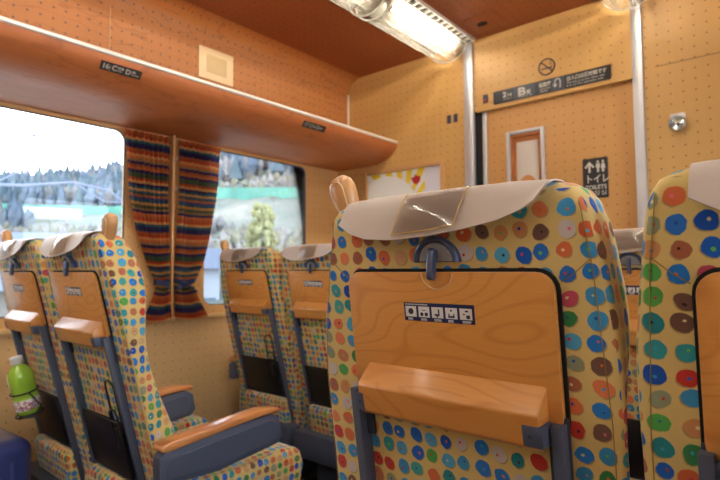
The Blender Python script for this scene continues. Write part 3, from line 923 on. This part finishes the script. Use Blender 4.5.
    tiltbox(bm, .085, .112, .004, .026, .55, .61, .003); tube(bm, [hk(.078, .575, .02), hk(.122, .575, .02)], .0026, 6); tube(bm, [hk(.078, .63, .026), hk(.122, .63, .026)], .0024, 6)
    finish('bottle_holder', bm, M['black'], rt)
    # shoulder grip at the outer top corner (-x side in the master)
    bm = bmesh.new(); rings = []
    g0 = Vector((-.166, yb_(1.09, .030), 1.108))
    ax = Vector((-.36, -.08, 1)).normalized(); sx = Vector((1, 0, .36)).normalized(); sy = ax.cross(sx).normalized()
    for s_, a, b in ((0, .013, .012), (.02, .0145, .0135), (.045, .019, .0155), (.065, .0225, .0165), (.080, .0225, .0165), (.090, .019, .0145), (.0965, .0125, .010), (.099, .004, .004)):
        rings.append([g0+ax*s_+sx*a*math.copysign(abs(math.cos(q))**.8, math.cos(q))+sy*b*math.copysign(abs(math.sin(q))**.8, math.sin(q)) for q in [2*PI*k/24 for k in range(24)]])
    loft(bm, rings); gr = finish('shoulder_grip', bm, M['grip'], rt, smooth=60)
    bm = bmesh.new()
    nrm = -sy if sy.y > 0 else sy
    pts = []
    for q in range(0, 181, 15): pts.append(g0+ax*(.073+.014*math.sin(R(q)))+sx*.0125*math.cos(R(q))+nrm*.0155)
    pts = [g0+ax*.022+sx*.008+nrm*.0130]+pts+[g0+ax*.022-sx*.008+nrm*.0130]
    tube(bm, pts, .0011, 6)
    finish('grip_groove', bm, M['gripline'], gr)
    # outer armrest (-x side in the master)
    make_arm(rt, -.2660, 'armrest', .115)
    return rt

def make_arm(rt, xc, nm, a=.130):
    bm = bmesh.new()
    out = [(a, .485), (a, .560), (a+.02, .578), (.49, .598), (.522, .580), (.535, .520), (.515, .500), (.30, .478)]
    prism(bm, out, lambda y, z: (xc-.020, y, z), lambda y, z: (xc+.020, y, z), .005, 2)
    arm = finish(nm, bm, M['grey'], rt)
    bm = bmesh.new()
    inn = [(a+.02, .500), (a+.02, .552), (.48, .582), (.502, .572), (.510, .53), (.495, .512), (.30, .492)]
    prism(bm, inn, lambda y, z: (xc-.0225, y, z), lambda y, z: (xc+.0225, y, z), .002, 1)
    finish('armrest_panel', bm, M['grey'], arm)
    bm = bmesh.new()
    w = .026
    prism(bm, [(a+.0, .577), (a+.015, .572), (.35, .592), (.45, .600), (.510, .598), (.522, .603), (.518, .612), (.45, .620), (.35, .613), (a+.025, .598), (a+.005, .592)],
          lambda y, z: (xc-w, y, z), lambda y, z: (xc+w, y, z), .005, 3)
    finish('armrest_top', bm, M['arm_wood'], arm)
    return arm

SL = .14
proto = make_seat()
proto.location = (-.3675, .60, 0)
tag(proto, 'dotted yellow train seat nearest in the centre, with tan grip at its left shoulder', 'seat', 'dotted fabric train seats')
CH = list(proto.children)
def place(x, y, mirror, label, central=False, cover=None):
    r = copy_tree(proto); r.location = (x, y, 0); r['label'] = label
    for ch in list(r.children):
        b = ch.name.split('.')[0]
        if b in ('backrest', 'shoulder_grip', 'armrest', 'seat_cushion') and mirror: ch.scale.x = -1
        if b == 'bottle_holder' and cover == 'bottle': bpy.data.objects.remove(ch)
        elif b == 'head_cover' and cover in ('pale', 'bottle'):
            ch.data = ch.data.copy(); ch.data.materials[0] = M['coverpale']
    return r
S2 = place(.078, .60, True, 'dotted yellow train seat cut off by the right edge of the photo')
SL = .25
first = proto
proto = make_seat()
proto['group'] = first['group']; proto['category'] = 'seat'
B = proto
B_ = place(-1.573, .60, True, 'dotted seat across the aisle with wood-topped armrest, nearest the aisle in the left pair', cover='pale')
Cst = place(-2.035, .60, False, 'dotted window seat at far left with green bottle on its back', cover='bottle')
F1 = place(-2.020, 1.54, False, 'dotted window seat in the front row, just right of the striped curtain')
F2 = place(-1.560, 1.54, True, 'dotted seat in the front row, aisle side, partly behind the nearest seat')
F3 = place(-.345, 1.54, False, 'dotted seat in the front row seen through the gap between the two nearest seats')
for q in list(B.children_recursive): bpy.data.objects.remove(q)
bpy.data.objects.remove(B); B = B_
make_arm(B, -.231, 'armrest', .245)

# ------------------------------------------------------------------ green tea bottle in the holder of the window seat
def bottle(x, y, h0):
    tilt = Matrix.Translation((x, y, h0)) @ Matrix.Rotation(math.atan(SL), 4, 'X')
    rt = empty('drink_bottle', (0, 0, 0)); rt.matrix_world = tilt
    tag(rt, 'green tea bottle with white cap held behind the far left seat', 'bottle')
    def lathe(prof, n=24, sq=0):
        bm = bmesh.new()
        loft(bm, [[(r*1.25*math.cos(2*PI*k/n), r*1.25*math.sin(2*PI*k/n), z) for k in range(n)] for z, r in prof])
        return bm
    t = NT('green_drink'); t.set(s2l((170,222,74)), .15, 0, .6, .05); t.b.inputs['Subsurface Weight'].default_value = 0
    finish('bottle_body', lathe([(0, .022), (.004, .029), (.02, .031), (.06, .031), (.066, .029), (.072, .031), (.082, .029), (.088, .031), (.098, .029), (.104, .031), (.13, .031), (.15, .028), (.165, .018), (.172, .012), (.178, .012)]), t.m, rt, smooth=60)
    bm = lathe([(.176, .0145), (.178, .0155), (.198, .0155), (.200, .014)]); finish('bottle_cap', bm, M['white'], rt)
    bm = lathe([(.018, .0312), (.019, .0318), (.054, .0318), (.055, .0312)])
    t = NT('bottle_label'); s_ = t.node('ShaderNodeSeparateXYZ'); t.l.new(t.obj(), s_.inputs[0])
    n_ = t.noise(t.obj(), 90, 2)
    c = t.ramp(n_, [(.0, s2l((238,238,236))), (.52, s2l((206,70,84))), (.60, s2l((120,170,200))), (.64, s2l((236,236,236)))], 'CONSTANT')
    t.set(c, .35); finish('bottle_label', bm, t.m, rt, smooth=60)
    bm = bmesh.new(); loft(bm, [[(r*1.25*math.cos(a), r*1.25*math.sin(a), z) for a in [R(q) for q in range(200, 271, 10)]]+[((r-.0005)*1.25*math.cos(a), (r-.0005)*1.25*math.sin(a), z) for a in [R(q) for q in range(270, 199, -10)]] for z, r in ((.105, .0316), (.128, .0316), (.148, .0292))])
    finish('shoulder_label', bm, M['white'], rt, smooth=60)
bottle(-2.045, .60+yb_(.57)-.068, .565)
bh = empty('bottle_holder_ring', (0, 0, 0))
bm = bmesh.new()
tl = Matrix.Translation((-2.045, .60+yb_(.57)-.068, .565)) @ Matrix.Rotation(math.atan(SL), 4, 'X')
for z, r in ((-.003, .042), (.078, .0425)):
    tube(bm, [tl @ Vector((r*math.cos(2*PI*k/24), r*math.sin(2*PI*k/24), z)) for k in range(24)], .0026, 6, True)
for s in (-1, 1): tube(bm, [tl @ Vector((s*.042, 0, .078)), tl @ Vector((s*.043, .026, .020)), tl @ Vector((s*.042, .004, -.003))], .0024, 6)
tube(bm, [tl @ Vector((-.034, 0, -.004)), tl @ Vector((.034, 0, -.004))], .004, 6)
tube(bm, [tl @ Vector((0, -.034, -.004)), tl @ Vector((0, .045, -.004))], .004, 6)
for ob in (bh,): bpy.data.objects.remove(ob)
ho = finish('bottle_holder', bm, M['black'])
ho.parent = Cst; ho.matrix_parent_inverse = Matrix.Translation(-Cst.location)

# ------------------------------------------------------------------ suitcase on the floor behind the window seat
sc_ = empty('suitcase', (-2.09, .50, 0), R(4)); tag(sc_, 'dark blue hard-shell suitcase standing behind the far left seat', 'suitcase')
bm = bmesh.new(); bb(bm, -.19, .19, -.12, .12, .05, .515, .05, 5)
sh = finish('suitcase_shell', bm, M['suitcase'], sc_, smooth=60)
bm = bmesh.new()
for k in range(5): bb(bm, -.13+k*.06, -.112+k*.06, -.1235, -.118, .10, .45, .002)
for k in range(3): bb(bm, .187, .193, -.075+k*.06, -.060+k*.06, .10, .45, .002)
finish('shell_rib', bm, M['suitcase'], sh)
bm = bmesh.new(); tube(bm, [(-.19+.03, -.0, .5), (-.10, 0, .525), (.10, 0, .525), (.16, 0, .5)], .008, 8); finish('carry_handle', bm, M['black'], sc_)
for sx in (-1, 1):
    for sy in (-1, 1):
        bm = bmesh.new(); tube(bm, [(sx*.14-.012, sy*.08, .026), (sx*.14+.012, sy*.08, .026)], .026, 14); finish('wheel', bm, M['black'], sc_)
        bm = bmesh.new()

# ------------------------------------------------------------------ curtains
def curtain(pts, label, split_side, off=0):
    """pts: list of (z, y_left, y_right)"""
    rt = empty('curtain', (0, 0, 0)); tag(rt, label, 'curtain', 'striped curtains on the pier between the windows')
    bm = bmesh.new(); lay = bm.loops.layers.uv.verify()
    NY, NZ = 72, 46
    z0, z1 = pts[0][0], pts[-1][0]
    grid = []
    for j in range(NZ+1):
        z = z0+(z1-z0)*j/NZ
        a = lerp([(-p[0], p[1]) for p in pts], -z); b = lerp([(-p[0], p[2]) for p in pts], -z)
        w = b-a; amp = .010+.006*min(1, .26/w)
        if z > 1.6: amp *= .9
        row = []
        for i in range(NY+1):
            u = i/NY
            ph = u*2*PI*9+.5*math.sin(u*7+z*2)+off
            x = XL+.045+amp*math.sin(ph)+.006*math.sin(u*PI*5+z*5)
            if z < 1.0: x += .02*(1.0-z)/.2
            row.append(bm.verts.new((x, a+w*u+.004*math.sin(z*9+u*11), z+(-.010*math.sin(u*PI)*j/NZ))))
        grid.append(row)
    for j in range(NZ):
        for i in range(NY):
            f = bm.faces.new((grid[j][i], grid[j+1][i], grid[j+1][i+1], grid[j][i+1]))
            for l, (ii, jj) in zip(f.loops, ((i, j), (i, j+1), (i+1, j+1), (i+1, j))):
                l[lay].uv = (ii/NY*.5, -(z0+(z1-z0)*jj/NZ))
    bmesh.ops.solidify(bm, geom=bm.faces[:], thickness=.0012)
    finish('curtain_cloth', bm, M['curtain'], rt, keepuv=True, smooth=80)
    return rt
Lc = curtain([(1.715, 1.110, 1.346), (1.55, 1.122, 1.346), (1.42, 1.136, 1.346), (1.25, 1.176, 1.346), (1.10, 1.228, 1.346), (1.0, 1.276, 1.346), (.97, 1.284, 1.346), (.92, 1.262, 1.346), (.815, 1.202, 1.352)],
             'striped pleated curtain half nearer the large left window, gathered by a tieback', 1)
Rc = curtain([(1.715, 1.384, 1.628), (1.55, 1.384, 1.625), (1.42, 1.384, 1.612), (1.25, 1.384, 1.575), (1.10, 1.382, 1.530), (1.0, 1.380, 1.480), (.97, 1.380, 1.470), (.92, 1.380, 1.490), (.815, 1.374, 1.550)],
             'striped pleated curtain half on the side of the front row window, gathered by a tieback', -1, 1.3)
for root, a, b, zz in ((Lc, 1.274, 1.344, .985), (Rc, 1.385, 1.482, .985)):
    bm = bmesh.new()
    loopp = []
    for k in range(24):
        q = 2*PI*k/24
        loopp.append(((XL+.047)+.030*math.cos(q), (a+b)/2+((b-a)/2+.004)*math.sin(q), zz+(.02*math.sin(q) if root is Rc else -.01*math.sin(q))))
    rings = []
    for p in loopp:
        rings.append(p)
    vs = []
    for p in rings:
        vs.append([bm.verts.new((p[0], p[1], p[2]+.012)), bm.verts.new((p[0], p[1], p[2]-.012))])
    for k in range(24):
        n = (k+1) % 24; bm.faces.new((vs[k][0], vs[n][0], vs[n][1], vs[k][1]))
    bmesh.ops.solidify(bm, geom=bm.faces[:], thickness=.002)
    finish('tieback', bm, M['tie'], root, smooth=60)
bm = bmesh.new()
tube(bm, [(XL+.075, 1.388, 1.000), (XL+.084, 1.42, .985), (XL+.086, 1.46, .955), (XL+.082, 1.482, .945)], .012, 8, flat=.35)
finish('tieback_end', bm, M['tie'], Rc, smooth=60)
# wooden post between the two curtain halves, with two little hooks
cp = empty('curtain_post', (0, 0, 0)); tag(cp, 'slim wooden post on the pier between the two curtain halves', 'post')
bm = bmesh.new(); bb(bm, XL+.001, XL+.050, 1.357, 1.372, .825, 1.73, .003); finish('post', bm, M['rim_wood'], cp)
for z in (1.60, 1.45):
    bm = bmesh.new(); tube(bm, [(XL+.05, 1.365, z), (XL+.065, 1.368, z), (XL+.068, 1.370, z+.02)], .004, 6); finish('hook', bm, M['steel'], cp)

# ------------------------------------------------------------------ outside
def hill_elev(th):   # tangent of ridge elevation by bearing (deg from +Y towards -X)
    return lerp([(0, .34), (40, .33), (50, .30), (58, .24), (64, .17), (72, .140), (80, .125), (110, .11), (180, .10)], th)
def hill_z(x, y):
    r = math.hypot(x, y); th = math.degrees(math.atan2(-x, y))
    t = max(0, min(1, (r-22)/88)); t = t**1.15
    z = -1.6+(1.05+hill_elev(th)*110+1.6)*t
    if r > 110: z += (r-110)*.02
    return z+.5*noise.noise(Vector((x*.07, y*.07, 0)))*min(1, r/40)*2*t
bm = bmesh.new()
ths = [4+i*3.2 for i in range(47)]; rs = [5, 10, 16, 22, 28, 34, 41, 48, 55, 62, 70, 78, 86, 95, 104, 112, 122, 135]
gr = [[bm.verts.new((-r*math.sin(R(a))-3.2, r*math.cos(R(a)), hill_z(-r*math.sin(R(a)), r*math.cos(R(a))))) for r in rs] for a in ths]
for i in range(len(ths)-1):
    for j in range(len(rs)-1): bm.faces.new((gr[i][j], gr[i+1][j], gr[i+1][j+1], gr[i][j+1]))
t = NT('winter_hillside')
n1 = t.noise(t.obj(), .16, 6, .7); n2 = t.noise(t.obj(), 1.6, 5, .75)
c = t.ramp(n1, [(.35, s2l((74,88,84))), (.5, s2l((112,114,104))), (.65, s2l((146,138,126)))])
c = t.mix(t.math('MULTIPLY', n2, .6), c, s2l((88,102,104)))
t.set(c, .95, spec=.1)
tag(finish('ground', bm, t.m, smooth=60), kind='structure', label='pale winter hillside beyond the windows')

def canopy_mat(name, a, b):
    t = NT(name); n = t.noise(t.obj(), .9, 4, .7)
    big = t.ramp(t.noise(t.obj(), .13, 3, .6), [(.38, (.55, .6, .62, 1)), (.62, (1.25, 1.2, 1.12, 1))])
    t.set(t.mix(1.0, t.mix(n, s2l(a), s2l(b)), big, 'MULTIPLY'), .95, spec=.1); return t.m
M['tree1'] = canopy_mat('hazy_canopy', (72,88,108), (124,136,150))  # haze of distance is painted into these pale blue-grey canopy colours
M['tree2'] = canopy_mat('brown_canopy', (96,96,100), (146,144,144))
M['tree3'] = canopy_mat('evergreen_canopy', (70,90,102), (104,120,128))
def forest(name, specs, mat, label):
    bm = bmesh.new()
    for x, y, h, w, kind in specs:
        z = hill_z(x, y); x -= 3.2
        n = 7
        if kind == 0: prof = [(0, .1), (.18, .55), (.35, .95), (.55, 1.0), (.78, .7), (1, .06)]
        else: prof = [(0, .25), (.15, 1.0), (.4, .75), (.7, .4), (1, .03)]
        rings = []
        for f, r in prof:
            rings.append([(x+w*r*math.cos(2*PI*k/n)*random.uniform(.65, 1.25), y+w*r*math.sin(2*PI*k/n)*random.uniform(.65, 1.25), z+h*(f*random.uniform(.93, 1.07))-.3) for k in range(n)])
        loft(bm, rings)
    tag(finish(name, bm, mat, smooth=None), label, 'trees', kind='stuff')
def pol(r, th): return (-r*math.sin(R(th)), r*math.cos(R(th)))
M['scrub'] = canopy_mat('shrub_canopy', (84,92,80), (132,130,118))
def net_r(th):
    el = lerp([(38, .175), (44, .168), (58, .160), (64, .118), (90, .105)], th)
    for r in range(28, 108):
        x, y = pol(r, th)
        if hill_z(x, y)+1.2-1.05 > el*r: break
    return r, el
specs = []
for k in range(5200):
    th = random.uniform(38, 98); r = random.uniform(60, 112)
    if 40 < th < 88 and net_r(th)[0]-11 < r < net_r(th)[0]+3: continue
    x, y = pol(r, th); q = random.random()
    if q < .5: specs.append((x, y, random.uniform(2.0, 3.8), random.uniform(.35, .8), 0, 0))
    elif q < .85: specs.append((x, y, random.uniform(2.0, 3.6), random.uniform(.35, .8), 0, 1))
    else: specs.append((x, y, random.uniform(3, 5.0), random.uniform(.6, 1.0), 1, 2))
for k in range(3600):
    th = random.uniform(38, 98); r = random.uniform(34, 59)
    x, y = pol(r, th); q = random.random()
    f = .6+.5*noise.noise(Vector((x*.15, y*.15, 3)))
    if random.random() > f: continue
    if 40 < th < 88 and abs(net_r(th)[0]-4-r) < 7: continue
    specs.append((x, y, random.uniform(.5, 1.6), random.uniform(.18, .45), 0, 3 if q < .5 else 1))
bm = bmesh.new()
for x, y, h, w, kind, mi in specs:
    z = hill_z(x, y); x -= 3.2; n = 6
    prof = [(0, .2), (.2, .6), (.45, 1.0), (.75, .75), (1, .08)] if kind == 0 else [(0, .25), (.15, 1.0), (.5, .6), (1, .03)]
    nf = len(bm.faces)
    loft(bm, [[(x+w*r*math.cos(2*PI*k/n)*random.uniform(.6, 1.3), y+w*r*math.sin(2*PI*k/n)*random.uniform(.6, 1.3), z+h*f*random.uniform(.9, 1.1)-.3) for k in range(n)] for f, r in prof])
    bm.faces.ensure_lookup_table()
    for f in bm.faces[nf:]: f.material_index = mi
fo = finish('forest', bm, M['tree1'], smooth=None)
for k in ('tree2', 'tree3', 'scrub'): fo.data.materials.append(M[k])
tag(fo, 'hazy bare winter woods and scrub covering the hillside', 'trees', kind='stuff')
# green netting strip across the slope
bm = bmesh.new(); cols = []
for k in range(41):
    th = 43+k*1.08; r, el = net_r(th)
    x, y = pol(r, th); zt = 1.05+el*r
    cols.append([bm.verts.new((x-3.2, y, zt)), bm.verts.new((x-3.2, y, zt-2.0)), bm.verts.new((x-3.2-.1, y+.1, zt-2.0)), bm.verts.new((x-3.2-.1, y+.1, zt))])
for a, b in zip(cols, cols[1:]):
    for i in range(4): bm.faces.new((a[i], b[i], b[(i+1) % 4], a[(i+1) % 4]))
tag(finish('netting_fence', bm, canopy_mat('green_netting', (84,140,128), (106,156,146)), smooth=60), 'long bright green netting strip across the hillside', 'fence')
# pale tarpaulin greenhouse in front of it
gh = empty('greenhouse', (*pol(59, 71), 0)); tag(gh, 'long low white greenhouse on the slope seen through the large window', 'greenhouse')
rn, el = net_r(70.5)
gx, gy = pol(rn-4, 70.5)
gh.location = (gx-3.2, gy, 1.05+el*rn-2.2); gh.rotation_euler.z = R(71)
bm = bmesh.new(); prism(bm, [(-1.2, 0), (1.2, 0), (1.2, .7), (.6, 1.25), (0, 1.4), (-.6, 1.25), (-1.2, .7)], lambda a, b: (-3.4, a, b), lambda a, b: (3.4, a, b))
finish('greenhouse_cover', bm, plain('white_film', (150,162,166), .5), gh, smooth=30)
bm = bmesh.new(); bb(bm, -3.4, 3.4, -1.2, 1.2, -1.5, 0); finish('greenhouse_base', bm, canopy_mat('earth', (80,92,78), (110,112,92)), gh, smooth=None)

def house(x, y, z, w, d, h, rz, label, wallc, roofc, name='house'):
    rt = empty(name, (x, y, z), rz); tag(rt, label, 'house')
    bm = bmesh.new(); bb(bm, -w/2, w/2, -d/2, d/2, 0, h); finish('house_wall', bm, wallc, rt, smooth=None)
    bm = bmesh.new(); prism(bm, [(-d/2-.5, h-.05), (d/2+.5, h-.05), (0, h+d*.28)], lambda a, b: (-w/2-.4, a, b), lambda a, b: (w/2+.4, a, b)); finish('house_roof', bm, roofc, rt, smooth=None)
    for k in range(3):
        for zz in (.8, 3.3):
            if zz+1.2 > h: continue
            bm = bmesh.new(); xx = -w/2+w*(k+.5)/3; bb(bm, xx-.55, xx+.55, -d/2-.05, -d/2+.02, zz, zz+1.2, .0)
            finish('house_window', bm, M['housewin'], rt, smooth=None)
M['housewin'] = plain('house_window_glass', (70,86,104), .2)
hx, hy = pol(30, 58.5)
house(hx-1.0, hy, -2.4, 4.4, 4, 3.6, R(56), 'pale two-storey house partly behind the striped curtain', plain('house_wall_white', (140,148,160), .8), plain('house_roof_grey', (66,78,98), .7))
hx, hy = pol(20, 77)
house(hx, hy, -3.6, 6, 6, 4.2, R(60), 'low house with blue-grey roof at far left outside the large window', plain('house_wall_beige', (120,118,114), .8), plain('house_roof_blue', (84,98,124), .7))
# yellow-green bamboo clump
bx_, by_ = pol(30, 49.5)
rt = empty('bamboo_clump', (bx_-1.2, by_, hill_z(bx_, by_)-.5)); tag(rt, 'yellow-green upright tree clump outside the front row window', 'tree')
bm = bmesh.new()
for k in range(170):
    a = random.uniform(0, 2*PI); h = random.uniform(.8, 4.4); q = random.uniform(0, 1)**.5*.85*(1-.55*abs(h-2.4)/2.2)
    x, y = q*math.cos(a), q*math.sin(a); w = random.uniform(.10, .24)
    loft(bm, [[(x+w*r*math.cos(2*PI*j/6)*random.uniform(.7, 1.3), y+w*r*math.sin(2*PI*j/6)*random.uniform(.7, 1.3), h+w*3*f) for j in range(6)] for f, r in ((0, .2), (.3, .9), (.6, .9), (1, .1))])
finish('foliage', bm, canopy_mat('bamboo_leaf', (126,130,92), (154,154,118)), rt, smooth=None)
bm = bmesh.new()
for k in range(9): 
    x, y = random.uniform(-.5, .5), random.uniform(-.5, .5); tube(bm, [(x, y, -.5), (x, y, 2.2)], .04, 5)
finish('stem', bm, M['rim_wood'], rt)
# near bare tree whose twigs cross the sky
bt = empty('bare_tree', (-9.5, 1.2, -1.6)); tag(bt, 'bare tree whose thin twigs reach across the white sky at upper left', 'tree')
bm = bmesh.new(); tube(bm, [(0, 0, 0), (.05, -.1, 1.8), (.0, .05, 3.4), (.1, .0, 5.6)], [.14, .11, .08, .03], 8); finish('trunk', bm, plain('bark', (96,96,104), .9), bt)
brm = plain('twig_bark', (110,118,140), .9)
for pts, r in (([(0, 0, 3.6), (.1, .8, 4.55), (.15, 1.7, 4.85), (.15, 2.6, 4.95), (.1, 3.3, 5.10)], .03),
               ([(0, 0, 3.2), (.1, .8, 3.95), (.1, 1.6, 4.02), (.2, 2.3, 4.15), (.2, 2.9, 4.08), (.2, 3.3, 3.80)], .035),
               ([(.1, 1.7, 4.85), (.2, 2.2, 4.6), (.2, 2.7, 4.45)], .015), ([(.15, 2.6, 4.95), (.2, 2.9, 5.25)], .012), ([(.1, 1.2, 4.0), (.1, 1.7, 4.35), (.2, 2.1, 4.4)], .014),
               ([(.2, 2.3, 4.15), (.3, 2.8, 3.85), (.3, 3.6, 3.9), (.3, 4.2, 4.0)], .012)):
    bm = bmesh.new(); tube(bm, pts, [r*(1-.75*i/(len(pts)-1)) for i in range(len(pts))], 6); finish('branch', bm, brm, bt)

# ------------------------------------------------------------------ world, camera
w = bpy.data.worlds.new('World'); SC.world = w; w.use_nodes = True
nt = w.node_tree; bg = nt.nodes['Background']
tc = nt.nodes.new('ShaderNodeTexCoord'); sx = nt.nodes.new('ShaderNodeSeparateXYZ'); nt.links.new(tc.outputs['Generated'], sx.inputs[0])
rp = nt.nodes.new('ShaderNodeValToRGB'); nt.links.new(sx.outputs[2], rp.inputs[0])
rp.color_ramp.elements[0].position = 0; rp.color_ramp.elements[0].color = (.86, .93, 1, 1)
rp.color_ramp.elements[1].position = .6; rp.color_ramp.elements[1].color = (.74, .86, 1, 1)
nt.links.new(rp.outputs[0], bg.inputs[0]); bg.inputs[1].default_value = 2.8

cam = bpy.data.cameras.new('Camera'); co_ = bpy.data.objects.new('Camera', cam); COL.objects.link(co_)
yaw, pit, roll = R(40.2), R(3.3), .004
co_.matrix_world = Matrix.Translation((0, 0, 1.05)) @ Matrix.Rotation(yaw, 4, 'Z') @ Matrix.Rotation(PI/2+pit, 4, 'X') @ Matrix.Rotation(-roll, 4, 'Z')
cam.sensor_width = 36; cam.lens = 518/720*36; cam.clip_start = .02; cam.clip_end = 400
cam.dof.use_dof = True; cam.dof.focus_distance = .66; cam.dof.aperture_fstop = 8
SC.camera = co_
vs = SC.view_settings; vs.view_transform = 'Standard'; vs.look = 'None'; vs.gamma = 1; vs.use_curve_mapping = False; vs.exposure = 1.12
